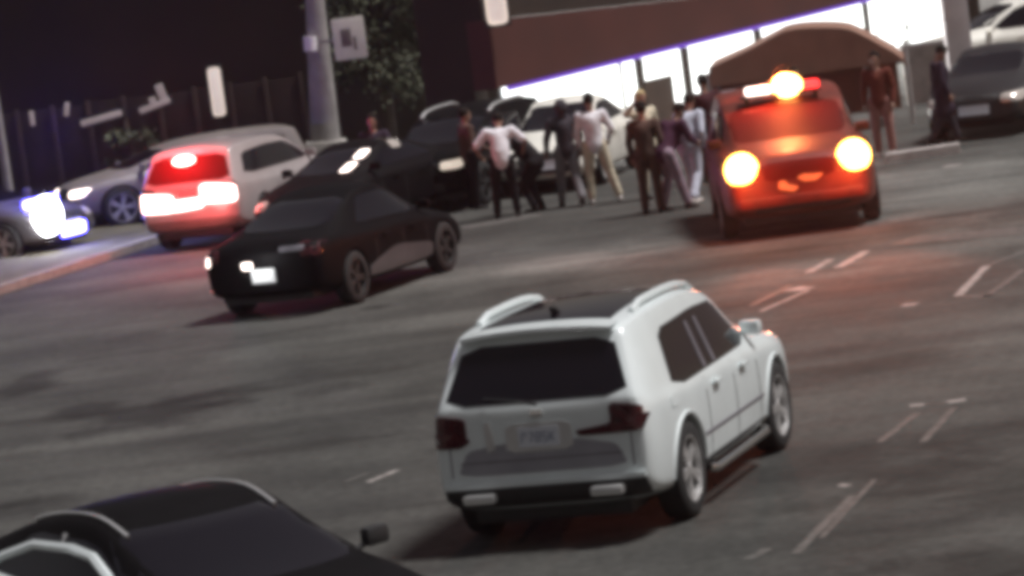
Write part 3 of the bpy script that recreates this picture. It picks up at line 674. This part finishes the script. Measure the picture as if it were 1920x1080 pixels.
# ------------------------------------------------------------------ ground
def ground_mat():
    m = bpy.data.materials.new('asphalt'); m.use_nodes = True; nt = m.node_tree; N = nt.nodes; Lk = nt.links
    b = N['Principled BSDF']; tc = N.new('ShaderNodeTexCoord'); b.inputs['Specular IOR Level'].default_value = .2
    def nz(scale, det=6, mp=None, rough=.6, rot=0):
        n = N.new('ShaderNodeTexNoise'); n.inputs['Scale'].default_value = scale; n.inputs['Detail'].default_value = det; n.inputs['Roughness'].default_value = rough
        mm = N.new('ShaderNodeMapping'); mm.inputs['Scale'].default_value = mp or (1, 1, 1); mm.inputs['Rotation'].default_value = (0, 0, rot)
        Lk.new(tc.outputs['Object'], mm.inputs['Vector']); Lk.new(mm.outputs[0], n.inputs['Vector']); return n
    def ramp(n, a, b_, c0, c1):
        r = N.new('ShaderNodeValToRGB'); r.color_ramp.elements[0].position = a; r.color_ramp.elements[1].position = b_
        r.color_ramp.elements[0].color = (*c0, 1); r.color_ramp.elements[1].color = (*c1, 1); Lk.new(n.outputs['Fac'], r.inputs['Fac']); return r
    def mix(t, f, a, b_):
        x = N.new('ShaderNodeMix'); x.data_type = 'RGBA'; x.blend_type = t; x.inputs[0].default_value = f
        Lk.new(a.outputs[0] if a.type != 'MIX' else a.outputs[2], x.inputs[6]); Lk.new(b_.outputs[0], x.inputs[7]); return x
    base = ramp(nz(.35, 5), .33, .68, (.042, .0422, .0392), (.084, .083, .077))
    streak = ramp(nz(1.0, 4, (.06, .9, 1), .6, R(20)), .36, .66, (.78, .78, .78), (1.22, 1.22, 1.2))
    grain = ramp(nz(9, 8, None, .75), .3, .7, (.55, .55, .55), (1.4, 1.4, 1.4))
    patchy = ramp(nz(.8, 3, (.35, 1, 1), .5, R(-14)), .57, .66, (1, 1, 1), (.62, .61, .60))
    c = mix('MULTIPLY', 1, base, streak); c = mix('MULTIPLY', 1, c, grain); c = mix('MULTIPLY', .9, c, patchy)
    wob = nz(1.1, 4, None, .6); last = c
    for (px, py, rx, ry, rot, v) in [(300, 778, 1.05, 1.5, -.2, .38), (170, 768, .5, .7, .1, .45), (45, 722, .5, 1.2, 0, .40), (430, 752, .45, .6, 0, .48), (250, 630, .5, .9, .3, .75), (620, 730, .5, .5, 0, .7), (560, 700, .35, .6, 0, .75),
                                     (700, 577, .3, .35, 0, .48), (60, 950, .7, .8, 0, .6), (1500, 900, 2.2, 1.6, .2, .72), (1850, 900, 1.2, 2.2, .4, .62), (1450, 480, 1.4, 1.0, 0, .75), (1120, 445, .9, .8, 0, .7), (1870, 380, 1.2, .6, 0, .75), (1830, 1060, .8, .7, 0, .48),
                                     (240, 560, 2.4, 1.1, .12, 1.35), (700, 620, 2.4, .45, .25, 1.3), (950, 500, 2.6, 2.4, .1, 1.5), (60, 690, 1.0, .5, .3, 1.3), (250, 810, 1.2, .35, .15, 1.25), (1750, 470, 2.0, 1.4, 0, 1.8), (1800, 350, 2.4, 4.0, 0, 2.1), (1880, 600, 1.2, 3.0, 0, 1.3), (1150, 480, 1.9, .9, .2, 1.5), (480, 900, 1.6, 1.2, 0, 1.1), (650, 800, 2.2, 3.5, 0, .84), (1300, 1040, 2.0, 1.5, 0, .8)]:  # stains and worn patches; strong pale ones at right paint in shop light
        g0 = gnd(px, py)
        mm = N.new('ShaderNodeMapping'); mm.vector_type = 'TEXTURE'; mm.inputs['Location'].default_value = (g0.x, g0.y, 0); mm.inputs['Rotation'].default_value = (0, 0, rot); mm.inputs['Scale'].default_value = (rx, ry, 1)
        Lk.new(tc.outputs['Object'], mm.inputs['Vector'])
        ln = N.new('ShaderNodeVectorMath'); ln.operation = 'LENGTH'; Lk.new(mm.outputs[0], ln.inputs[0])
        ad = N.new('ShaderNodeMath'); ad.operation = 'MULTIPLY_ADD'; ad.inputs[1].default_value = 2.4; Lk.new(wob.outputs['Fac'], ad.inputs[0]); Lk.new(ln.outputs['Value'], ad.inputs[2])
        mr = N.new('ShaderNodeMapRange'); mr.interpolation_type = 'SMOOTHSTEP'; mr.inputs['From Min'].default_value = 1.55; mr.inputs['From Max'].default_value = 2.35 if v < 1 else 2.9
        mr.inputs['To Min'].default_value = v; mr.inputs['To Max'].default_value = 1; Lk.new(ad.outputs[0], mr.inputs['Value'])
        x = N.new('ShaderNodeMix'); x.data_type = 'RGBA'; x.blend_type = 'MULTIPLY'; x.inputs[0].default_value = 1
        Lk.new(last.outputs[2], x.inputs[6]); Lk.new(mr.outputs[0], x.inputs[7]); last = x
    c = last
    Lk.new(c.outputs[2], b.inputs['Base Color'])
    rr = ramp(nz(2, 5), .3, .7, (.85, .85, .85), (1, 1, 1)); Lk.new(rr.outputs[0], b.inputs['Roughness'])
    bp = N.new('ShaderNodeBump'); bp.inputs['Strength'].default_value = .5; bp.inputs['Distance'].default_value = .012
    Lk.new(nz(40, 6, None, .8).outputs['Fac'], bp.inputs['Height']); Lk.new(bp.outputs[0], b.inputs['Normal'])
    return m
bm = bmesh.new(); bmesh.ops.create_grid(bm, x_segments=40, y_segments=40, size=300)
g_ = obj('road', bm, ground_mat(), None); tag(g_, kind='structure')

def worn(name, col, cover=.5):
    m = bpy.data.materials.new(name); m.use_nodes = True; nt = m.node_tree; b = nt.nodes['Principled BSDF']
    tc = nt.nodes.new('ShaderNodeTexCoord'); n = nt.nodes.new('ShaderNodeTexNoise'); n.inputs['Scale'].default_value = 7; n.inputs['Detail'].default_value = 7; n.inputs['Roughness'].default_value = .7
    r = nt.nodes.new('ShaderNodeValToRGB'); r.color_ramp.elements[0].position = .5 - cover * .3; r.color_ramp.elements[1].position = .75 - cover * .3
    r.color_ramp.elements[0].color = (.055, .052, .047, 1); r.color_ramp.elements[1].color = (*col, 1)
    nt.links.new(tc.outputs['Object'], n.inputs['Vector']); nt.links.new(n.outputs['Fac'], r.inputs['Fac']); nt.links.new(r.outputs[0], b.inputs['Base Color'])
    b.inputs['Roughness'].default_value = .75
    return m
PAINT = worn('worn_paint', (.32, .29, .27), .7); FAINT = worn('faint_paint', (.13, .122, .112), .35)
def marking(polys, material):
    bm = bmesh.new()
    for pg in polys:
        bm.faces.new([bm.verts.new((p.x, p.y, .005)) for p in [gnd(*q) for q in pg]])
    tag(obj('road_marking', bm, material, None, smooth=False), kind='structure')
def stripe(x0, y0, x1, y1, w):
    """a painted bar from one picture point to another, w metres wide on the road"""
    a = gnd(x0, y0); b = gnd(x1, y1); t = (b - a).normalized(); n = Vector((-t.y, t.x, 0)) * w / 2
    bm = bmesh.new(); k = max(2, int((b - a).length / .15)); L_ = []; Rr = []
    for i in range(k + 1):
        p = a.lerp(b, i / k); j = w * .10
        L_.append(bm.verts.new((p.x + n.x + random.uniform(-j, j), p.y + n.y + random.uniform(-j, j), .005)))
        Rr.append(bm.verts.new((p.x - n.x + random.uniform(-j, j), p.y - n.y + random.uniform(-j, j), .005)))
    for i in range(k): bm.faces.new((L_[i], L_[i + 1], Rr[i + 1], Rr[i]))
    return bm
for args, mt in [((1515, 512, 1560, 486, .12), PAINT), ((1572, 502, 1625, 471, .14), PAINT), ((1408, 574, 1482, 536, .07), FAINT), ((1425, 585, 1515, 545, .06), PAINT), ((1484, 546, 1518, 538, .28), PAINT),
                 ((1690, 452, 1925, 432, .9), FAINT), ((1795, 556, 1850, 500, .10), PAINT), ((1852, 556, 1920, 505, .10), FAINT), ((1795, 556, 1855, 556, .16), FAINT), ((1850, 500, 1925, 470, .12), FAINT),
                 ((1705, 762, 1735, 759, .13), PAINT), ((1775, 755, 1810, 750, .13), PAINT), ((1735, 760, 1778, 755, .05), FAINT), ((1720, 775, 1650, 830, .08), FAINT), ((1790, 765, 1730, 830, .08), FAINT),
                 ((1690, 573, 1718, 571, .18), PAINT), ((1574, 910, 1592, 912, .08), PAINT), ((1770, 312, 1800, 310, .3), PAINT),
                 ((645, 905, 690, 888, .06), FAINT), ((690, 905, 745, 882, .07), PAINT), ((1490, 1040, 1600, 930, .08), FAINT), ((1400, 1050, 1440, 1030, .1), FAINT), ((1540, 1010, 1640, 900, .05), FAINT),
                 ((1690, 300, 1790, 285, .5), FAINT), ((870, 428, 1010, 402, .6), FAINT)]:
    tag(obj('road_marking', stripe(*args), mt, None, smooth=False), kind='structure')

# verge with kerb, far left
def prism(name, pts, z0, z1, material, kind=None):
    bm = bmesh.new(); lo = [bm.verts.new((p.x, p.y, z0)) for p in pts]; hi = [bm.verts.new((p.x, p.y, z1)) for p in pts]
    bm.faces.new(lo[::-1]); bm.faces.new(hi)
    for i in range(len(pts)):
        j = (i + 1) % len(pts); bm.faces.new((lo[i], lo[j], hi[j], hi[i]))
    o = obj(name, bm, material, None, smooth=False)
    if kind: tag(o, kind=kind)
    return o
M['verge'] = mat('verge', (.085, .078, .045), .95, 0, 0, .45, 2.2, bump=.6)
M['kerb'] = mat('kerb', (.22, .20, .18), .85, 0, 0, .2, 5)
v0, v1 = gnd(-60, 568), gnd(300, 452)
back = Vector((-4, 14, 0))
e1 = Vector((-6.6, 70, 0))
prism('verge', [v0, v1, v1 + Vector((-.6, 3.2, 0)), v1 + Vector((-5, 5, 0)), v0 + back], -.05, .10, M['verge'], 'structure')
nrm = (v1 - v0).normalized(); nn = Vector((nrm.y, -nrm.x, 0)) * .16
prism('kerb', [v0 + nn, v1 + nn, v1, v0], -.05, .13, M['kerb'], 'structure')
k0, k1 = gnd(1665, 306), gnd(1800, 286)
prism('kerb', [k0, k1, k1 + Vector((.05, .35, 0)), k0 + Vector((0, .35, 0))], -.05, .14, mat('pale_kerb', (.42, .38, .36), .85, 0, 0, .2, 5), 'structure')

# ------------------------------------------------------------------ buildings
M['wall_dark'] = mat('wall_dark', (.027, .0155, .0095), .9, 0, 0, .3, .5)
M['wall_brown'] = mat('wall_brown', (.075, .050, .036), .9, 0, 0, .3, .8)
M['fence_brown'] = mat('fence_brown', (.032, .019, .013), .9, 0, 0, .35, 1.2)
M['maroon'] = mat('maroon', (.068, .017, .012), .8, 0, 0, .18, .7)
M['concrete'] = mat('concrete', (.30, .28, .27), .85, 0, 0, .2, 3, bump=.3)
M['pillar'] = mat('pillar', (.78, .75, .77), .8, 0, 0, .12, 2)
M['sign_face'] = mat('sign_face', (.5, .48, .42), .5, 0, 0, .1, 6, emis=(1, .93, .82), estr=.06)
M['sign_lit'] = mat('sign_lit', (.6, .57, .5), .5, 0, 0, .1, 6, emis=(1, .85, .76), estr=.42)
M['sign_mid'] = mat('sign_mid', (.35, .32, .3), .5, 0, 0, .1, 6, emis=(1, .8, .74), estr=.12)
M['shop_light'] = mat('shop_light', (.8, .8, .8), .5, 0, 0, 0, emis=(.96, 1.0, .97), estr=1.7)
M['led'] = mat('led', (.1, .05, .3), .5, 0, 0, 0, emis=(.20, .06, .75), estr=.55)
M['shelf'] = mat('shelf', (.45, .45, .43), .7, 0, 0, .2, 3)
M['tent_wall'] = mat('tent_wall', (.26, .12, .08), .9, 0, 0, .3, 1.5)
M['tent'] = mat('tent', (.25, .135, .095), .8, 0, 0, .15, 2)

# dark building along the back, left
bt = thing('dark_building', 'dark brown low building behind the cars on the left', 'building', (-14, 73, 0))
bm = bmesh.new(); box(bm, (0, 4, 3.5), (28.5, 6, 7.2)); obj('wall', bm, 'wall_dark', bt, smooth=False)
bm = bmesh.new(); box(bm, (0, .9, 7.2), (28.6, .6, .3)); obj('cornice', bm, 'wall_brown', bt, smooth=False)
def on_wall(name, px0, py0, px1, py1, Y, material, parent=None, dep=.06):
    a = at(px0, py0, Y); b = at(px1, py1, Y)
    bm = bmesh.new(); box(bm, ((a.x + b.x) / 2, Y, (a.z + b.z) / 2), (abs(b.x - a.x), dep, abs(a.z - b.z)))
    o = obj(name, bm, material, None, smooth=False)
    if parent is not None: o.parent = parent; o.location = -parent.location
    return o
on_wall('door', 455, 160, 520, 285, 73.97, 'wall_brown', bt, .1)
on_wall('door', 525, 150, 560, 280, 73.97, 'wall_brown', bt, .1)
on_wall('window', 150, 240, 205, 290, 73.97, 'glass', bt, .1)
on_wall('window', 215, 235, 235, 290, 73.97, 'wall_brown', bt, .1)
def sign(name, label, pxc, pyc, w, h, Y, material, tilt=0, cat='sign', frame=True):
    c = at(pxc, pyc, Y); t = thing(name, label, cat, (c.x, c.y, c.z)); t.rotation_euler = (0, tilt, 0)
    bm = bmesh.new(); box(bm, (0, 0, 0), (w, .08, h), bev=min(w, h) * .3 if w * h < .5 else .03); obj('sign_panel', bm, material, t)
    if frame:
        bm = bmesh.new(); box(bm, (0, .05, 0), (w + .10, .05, h + .10), bev=.01); obj('sign_frame', bm, 'trim', t)
    bm = bmesh.new(); box(bm, (0, .14, 0), (.05, .14, .05)); obj('bracket', bm, 'trim', t)
    return t
sign('lit_sign', 'narrow upright white lit sign on the dark wall above the police SUV', 406, 172, .25, .98, 73.38, 'sign_lit')
sign('lit_sign', 'rounded white lit sign hanging at the top edge right of the light pole', 930, 12, .40, .68, 69, 'sign_lit')
sign('wall_sign', 'long thin slanted pale sign above the tan SUV', 190, 222, .86, .12, 73.38, 'sign_mid', tilt=R(-8))
t_ = sign('wall_sign', 'slanted pale sign with a peaked top right of the long thin one', 290, 198, .66, .12, 73.38, 'sign_mid', tilt=R(-14))
bm = bmesh.new(); box(bm, (.22, 0, .2), (.16, .06, .34), bev=.02); box(bm, (0, 0, .1), (.14, .06, .16), bev=.02); obj('sign_crest', bm, 'sign_mid', t_)
sign('wall_light', 'faint small upright light on the dark wall at far left', 60, 222, .09, .30, 73.38, 'sign_mid', frame=False, cat='light')
sign('wall_light', 'faint leaning light on the dark wall left of the thin slanted sign', 125, 205, .10, .28, 73.38, 'sign_mid', tilt=R(12), frame=False, cat='light')

fa, fb = at(-30, 262, 73.6), at(562, 140, 73.6)
ft_ = thing('timber_fence', 'low brown board fence below the narrow upright lit sign', 'fence', ((fa.x + fb.x) / 2, 73.65, 0))
wl = (fb.x - fa.x); hh = fb.z
for k in range(9):
    bm = bmesh.new(); box(bm, (-wl / 2 + (k + .5) * wl / 9, 0, hh / 2), (wl / 9 - .03, .05, hh - .02 - .03 * (k % 3)), bev=.008); obj('board_panel', bm, 'fence_brown', ft_)
for k in range(10):
    bm = bmesh.new(); box(bm, (-wl / 2 + k * wl / 9, -.04, hh / 2 + .02), (.10, .09, hh + .04), bev=.01); obj('post', bm, 'wall_brown', ft_)
# storefront
A = Vector((.2, 69.0, 0)); B = Vector((10.3, 86.5, 0)); d = (B - A); Ls = d.length; ang = math.atan2(d.y, d.x)
sf = thing('shopfront', 'maroon fronted shop with a brightly lit window band behind the brown tent', 'building', A, ang)
def band_z(px, py):   # local (x,z) where the picture ray meets the shopfront plane
    o = Vector((0, 0, CAM_H)); r = ray(px, py); n = Vector((d.y, -d.x, 0)).normalized()
    t = (A - o).dot(n) / r.dot(n); p = o + r * t
    return (p - A).dot(d.normalized()), p.z
def sfbox(name, x0, x1, z0, z1, y0, y1, material, bev=0):
    bm = bmesh.new(); box(bm, ((x0 + x1) / 2, (y0 + y1) / 2, (z0 + z1) / 2), (abs(x1 - x0), abs(y1 - y0), abs(z1 - z0)), bev=bev)
    return obj(name, bm, material, sf, smooth=bool(bev))
zF = band_z(1200, 112)[1]
xE = band_z(1782, 60)[0]
x0_ = band_z(958, 172)[0]
def fz(x):  # fascia underside height follows the photograph's gentle rise
    (xa, za), (xb, zb) = band_z(960, 160), band_z(1640, -7)
    return za + (zb - za) * (x - xa) / (xb - xa)
def ft(x):
    (xa, za), (xb, zb) = band_z(1029, 25), band_z(1223, 4)
    return za + (zb - za) * (x - xa) / (xb - xa)
def sfquad(name, q, y0, y1, material):
    bm = bmesh.new()
    lo = [bm.verts.new((x, y0, z)) for x, z in q]; hi = [bm.verts.new((x, y1, z)) for x, z in q]
    bm.faces.new(lo); bm.faces.new(hi[::-1])
    for i in range(4): bm.faces.new((lo[i], lo[(i + 1) % 4], hi[(i + 1) % 4], hi[i]))
    return obj(name, bm, material, sf, smooth=False)
xl = x0_ - .5
sfquad('fascia', [(xl, fz(xl)), (xE, fz(xE)), (xE, ft(xE)), (xl, ft(xl))], 0, .5, 'maroon')
sfquad('parapet', [(xl, ft(xl) + .003), (xE, ft(xE) + .003), (xE, 4.4), (xl, 4.4)], .12, .5, 'wall_dark')
sfquad('neon_strip', [(x0_, fz(x0_) - .09), (xE, fz(xE) - .09), (xE, fz(xE) - .003), (x0_, fz(x0_) - .003)], .03, .08, 'led')
sfbox('window', x0_, xE, .25, 3.4, .14, .2, 'shop_light')
sfbox('plinth', xl, xE, 0, .24, .05, .6, 'wall_brown')
for px, w in ((1203, .12), (1432, .12), (1640, .05), (1291, .13)):
    x = band_z(px, 120)[0]; sfbox('mullion', x - w / 2, x + w / 2, .25, fz(x) - .1, .0, .135, 'wall_dark')
for px0, px1, z1 in ((1210, 1262, .95), (1322, 1350, .8)):
    sfbox('display_shelf', band_z(px0, 120)[0], band_z(px1, 120)[0], .25, z1, .06, .13, 'wall_brown')
for px in (1170, 1716):
    x = band_z(px, 120)[0]; sfbox('window_post', x - .03, x + .03, .25, fz(x) - .1, .07, .13, 'shelf')
x = band_z(1690, 60)[0]; zz = band_z(1700, 52)[1]; sfbox('transom', x - 1.2, xE, zz - .02, zz + .02, .08, .13, 'shelf')
sfbox('side_wall', xl, x0_ - .01, 0, 4.4, .505, 1.6, 'wall_dark')
sfbox('right_wall', xE + .01, xE + 12, 0, 4.4, .12, .6, 'shelf')
# white pillar
def column(name, label, px0, px1, Y, material, zt=6, z0=0):
    a = at(px0, 100, Y); b = at(px1, 100, Y); w = (b - a).length
    base = Vector(((a.x + b.x) / 2, Y, 0))
    t = thing(name, label, 'pillar', base)
    bm = bmesh.new(); box(bm, (0, 0, zt / 2), (w, w * .8, zt), bev=.02); obj('shaft', bm, material, t)
    bm = bmesh.new(); box(bm, (0, 0, .08), (w * 1.25, w, .16), bev=.02); obj('base', bm, 'concrete', t)
    return t
column('pillar', 'pale grey square pillar between the tent and the charcoal car', 1775, 1822, 70, 'pillar')
column('pillar', 'dark narrow pillar right behind the pale grey one', 1820, 1846, 76, 'wall_dark')

# tent canopy
Yt = 66.0
prof = [(1328, 128), (1350, 118), (1400, 96), (1440, 74), (1480, 53), (1580, 51), (1610, 62), (1650, 84), (1680, 100), (1700, 118)]
for _ in range(2):
    q_ = [prof[0]]
    for (xa_, ya_), (xb_, yb_) in zip(prof, prof[1:]): q_ += [(xa_ * .75 + xb_ * .25, ya_ * .75 + yb_ * .25), (xa_ * .25 + xb_ * .75, ya_ * .25 + yb_ * .75)]
    prof = q_ + [prof[-1]]
tc_ = at(1500, 90, Yt); tt = thing('canopy_tent', 'large brown hump roofed tent standing behind the orange SUV', 'tent', (tc_.x, Yt, 0))
bm = bmesh.new(); pf = [at(x, y, Yt) for x, y in prof]
top_f = [bm.verts.new((p.x - tc_.x, 0, p.z)) for p in pf]; top_b = [bm.verts.new((p.x - tc_.x + .3, 2.6, p.z)) for p in pf]
bf = [bm.verts.new((p.x - tc_.x, 0, min(p.z - .06, 1.15))) for p in pf]; bb = [bm.verts.new((p.x - tc_.x + .3, 2.6, min(p.z - .06, 1.15))) for p in pf]
for i in range(len(pf) - 1):
    bm.faces.new((top_f[i], top_f[i + 1], top_b[i + 1], top_b[i])); bm.faces.new((bf[i], bf[i + 1], top_f[i + 1], top_f[i])); bm.faces.new((bb[i + 1], bb[i], top_b[i], top_b[i + 1]))
bm.faces.new((top_f[0], top_b[0], bb[0], bf[0])); bm.faces.new((top_b[-1], top_f[-1], bf[-1], bb[-1]))
obj('roof', bm, 'tent', tt, angle=60)
bm = bmesh.new(); box(bm, ((pf[0].x + pf[-1].x) / 2 - tc_.x + .15, 2.5, .75), (pf[-1].x - pf[0].x - .1, .04, 1.2)); obj('back_wall', bm, 'tent_wall', tt, smooth=False)
for i in (0, len(pf) // 3, 2 * len(pf) // 3, len(pf) - 1):
    for y in (0.05, 2.5):
        bm = bmesh.new(); x = pf[i].x - tc_.x + (.3 if y > 1 else 0); tube(bm, [(x, y, 0), (x, y, 1.4)], .035, 8); obj('leg', bm, 'concrete', tt)
# low wall right of the tent
wa, wb = at(1690, 92, 71), at(1800, 84, 71)
wt = thing('low_wall', 'low grey brown wall between the tent and the pale pillar', 'wall', ((wa.x + wb.x) / 2, 71, 0))
bm = bmesh.new(); box(bm, (0, 0, wa.z / 2), (wb.x - wa.x, .2, wa.z)); obj('wall', bm, 'kerb', wt, smooth=False)
bm = bmesh.new(); box(bm, (0, 0, wa.z + .04), (wb.x - wa.x + .06, .28, .08), bev=.01); obj('coping', bm, 'concrete', wt, smooth=False)
# board behind the orange SUV
c = at(1388, 198, 57.5); t = thing('notice_board', 'white board standing left of the roof of the orange SUV', 'board', (c.x, 57.5, 0), R(4))
bm = bmesh.new(); box(bm, (0, 0, c.z), (.56, .05, .52), bev=.015); obj('panel', bm, mat('board', (.55, .47, .5), .6, 0, 0, .1, 3), t)
for s in (1, -1):
    bm = bmesh.new(); box(bm, (s * .22, .04, c.z / 2), (.05, .05, c.z + .3)); obj('leg', bm, 'concrete', t)
bm = bmesh.new(); box(bm, (.05, -.03, c.z + .08), (.32, .01, .05)); box(bm, (.08, -.03, c.z - .06), (.26, .01, .04)); obj('printing', bm, mat('board_print', (.3, .25, .3), .6, 0, 0, .1), t)

# light pole
def pole(label, base, r0, r1, H, material, lean=0, name='light_pole'):
    t = thing(name, label, 'pole', base); t.rotation_euler = (0, lean, 0)
    bm = bmesh.new(); tube(bm, [(0, 0, 0), (0, 0, H)], [r0, r1], 20); obj('shaft', bm, material, t)
    bm = bmesh.new(); box(bm, (0, 0, .12), (r0 * 3, r0 * 3, .24), bev=.05); obj('base', bm, 'concrete', t)
    return t
Yp = 70.5
pc = at(606, 268, Yp); lp = pole('thick pale concrete light pole standing behind the parked cars', (pc.x, Yp, 0), .33, .14, 4.6, 'concrete', lean=R(3.5) * 1)
bm = bmesh.new(); box(bm, (0, 0, .42), (.78, .78, .84), bev=.03); obj('plinth', bm, mat('pale_plinth', (.5, .47, .43), .8, 0, 0, .1, 4), lp)
c = at(566, 84, Yp - .1); bm = bmesh.new(); tube(bm, [(c.x - pc.x, -.2, c.z + .14), (c.x - pc.x, -.2, c.z - .14)], .13, 12); tube(bm, [(c.x - pc.x, -.2, c.z), (0, 0, c.z)], .04, 8)
jb = obj('junction_box', bm, 'pillar', lp)
c = at(655, 72, Yp - .3); ss = thing('road_sign', 'square pale sign with a dark mark fixed beside the light pole', 'sign', (c.x, c.y, c.z))
bm = bmesh.new(); box(bm, (0, 0, 0), (.62, .04, .80), bev=.02); obj('panel', bm, 'sign_face', ss)
bm = bmesh.new(); box(bm, (.10, -.026, -.10), (.06, .01, .26), bev=.003); box(bm, (-.06, -.026, .02), (.20, .01, .34), bev=.003); obj('symbol', bm, mat('sign_ink', (.16, .14, .12), .6, 0, 0, .2), ss)
bm = bmesh.new(); box(bm, (-.35, .05, .0), (.5, .03, .05)); obj('bracket', bm, 'concrete', ss)
pc = at(8, 300, 73); pole('thin grey pole at the left edge of the lot', (pc.x, 73, 0), .10, .06, 5, 'concrete', name='street_pole', lean=0)

# trees in front of the dark building
LEAF = mat('leaves', (.055, .06, .032), .8, 0, 0, .5, 1.5)
BARK = mat('bark', (.06, .045, .035), .9, 0, 0, .3, 6, bump=.5)
def tree(label, base, H, rad, n=2600):
    t = thing('tree', label, 'tree', base, 0, 'trees behind the parked cars')
    bm = bmesh.new(); tube(bm, [(0, 0, 0), (.05, 0, H * .3), (0, .05, H * .55), (.1, 0, H * .8)], [.16, .12, .08, .03], 8)
    for k in range(7):
        a = k * 2.4; z = H * (.32 + .06 * k)
        tube(bm, [(0, 0, z), (math.cos(a) * rad * .4, math.sin(a) * rad * .4, z + .35), (math.cos(a) * rad * .8, math.sin(a) * rad * .8, z + .6)], [.05, .035, .012], 6)
    obj('trunk', bm, BARK, t)
    bm = bmesh.new(); cl = [(Vector((random.uniform(-1, 1) * rad * .75, random.uniform(-1, 1) * rad * .6, H * random.uniform(.38, .95))), random.uniform(.25, .55) * rad) for _ in range(16)]
    for _ in range(n):
        c, r = random.choice(cl); p = c + Vector((random.gauss(0, .5), random.gauss(0, .5), random.gauss(0, .42))) * r
        a = Vector((random.uniform(-1, 1), random.uniform(-1, 1), random.uniform(-1, 1))).normalized() * random.uniform(.04, .09); b = a.orthogonal().normalized() * a.length * .6
        bm.faces.new([bm.verts.new(p + v) for v in (a, b, -a, -b)])
    obj('crown', bm, LEAF, t, smooth=False)
p = at(730, 250, 72.6); tree('dark leafy tree right of the light pole and its square sign', (p.x, 72.6, 0), 4.6, 1.2, 4200)
p = at(850, 250, 72.4); tree('dark leafy tree left of the maroon shop front', (p.x, 72.4, 0), 4.4, 1.2, 4200)
p = at(245, 260, 73); tree('small dark bush like tree above the tan SUV', (p.x, 73, 0), 1.5, .45, 1200)

# ------------------------------------------------------------------ lamps of the lit sources, and an added road glow
def lamp_at(obj_, local, name, col, power, rad, aimlocal=None, spot=None):
    return plight(name, local, col, power, rad, obj_, spot, aimlocal)
lamp_at(amber, (5.35, .76, .97), 'headlight_glow', (1, .14, .04), 42, .12)
lamp_at(amber, (5.35, -.76, .97), 'headlight_glow', (1, .14, .04), 42, .12)
for yy in (-.76, .76):
    lamp_at(amber, (5.5, yy, .95), 'headlight_beam', (1, .26, .15), 600, .1, (1, 0, -.055), 34)
lamp_at(amber, (2.9, 0, 2.1), 'beacon_glow', (1, .16, .06), 150, .1)
lamp_at(police, (-.1, .1, 1.75), 'beacon_glow', (1, .04, .05), 130, .1)
lamp_at(police, (-.6, -.3, .75), 'rear_red_glow', (1, .14, .13), 30, .15)
lamp_at(police, (-3.4, -1.6, 1.0), 'rear_red_glow', (1, .16, .16), 80, .3)  # added lamp over the road behind the SUV, reddening the ground
lamp_at(black, (-.30, .0, .75), 'plate_light', (.95, .97, 1), 7, .03)
lamp_at(blue, (5.3, -1.0, .8), 'headlight_glow', (.85, .9, 1), 14, .12)
lamp_at(blue, (4.6, -.2, 2.1), 'beacon_glow', (.08, .08, 1), 220, .1)
for xx in (2, 6, 10, 14, 18):
    lamp_at(sf, (xx, -.15, 1.2), 'shop_glow', (1, .97, .92), 900, .3, (0, -1, -.42), 130)

# added thin volume, standing in for lens bloom around the lamps
bm = bmesh.new(); box(bm, (0, 60, 4.2), (140, 150, 10.6)); hz = obj('glow_haze', bm, None, None, smooth=False); tag(hz, kind='stuff')
hm = bpy.data.materials.new('glow_haze'); hm.use_nodes = True; nt = hm.node_tree; nt.nodes.remove(nt.nodes['Principled BSDF'])
pv = nt.nodes.new('ShaderNodeVolumePrincipled'); pv.inputs['Color'].default_value = (.9, .9, .95, 1); pv.inputs['Density'].default_value = .0004; pv.inputs['Anisotropy'].default_value = .75
nt.links.new(pv.outputs[0], nt.nodes['Material Output'].inputs['Volume']); hz.data.materials.append(hm)
# ------------------------------------------------------------------ sky, sun, render
w = bpy.data.worlds.new('World'); S.world = w; w.use_nodes = True; nt = w.node_tree
bg = nt.nodes['Background']; sky = nt.nodes.new('ShaderNodeTexSky'); sky.sky_type = 'NISHITA'; sky.sun_disc = False
EL, AZ = R(64), R(92)   # lamp light comes from the right, a little behind
sky.sun_elevation = R(1.0); sky.sun_rotation = AZ
mixn = nt.nodes.new('ShaderNodeMix'); mixn.data_type = 'RGBA'; mixn.inputs[0].default_value = .85
nt.links.new(sky.outputs[0], mixn.inputs[6]); mixn.inputs[7].default_value = (.42, .38, .41, 1)
nt.links.new(mixn.outputs[2], bg.inputs['Color']); bg.inputs['Strength'].default_value = .26
sd = bpy.data.lights.new('sun', 'SUN'); sd.energy = 3.3; sd.angle = R(14); sd.color = (1, .97, .965)
so = bpy.data.objects.new('sun', sd); C.objects.link(so)
sundir = Vector((math.sin(AZ) * math.cos(EL), math.cos(AZ) * math.cos(EL), math.sin(EL)))
so.rotation_euler = (-sundir).to_track_quat('-Z', 'Y').to_euler()
S.view_settings.view_transform = 'Standard'; S.view_settings.look = 'None'; S.view_settings.exposure = .35; S.view_settings.gamma = 1
S.render.engine = 'CYCLES'; S.cycles.use_denoising = True
S.cycles.pixel_filter_type = 'GAUSSIAN'; S.cycles.filter_width = 6.5
S.cycles.max_bounces = 6
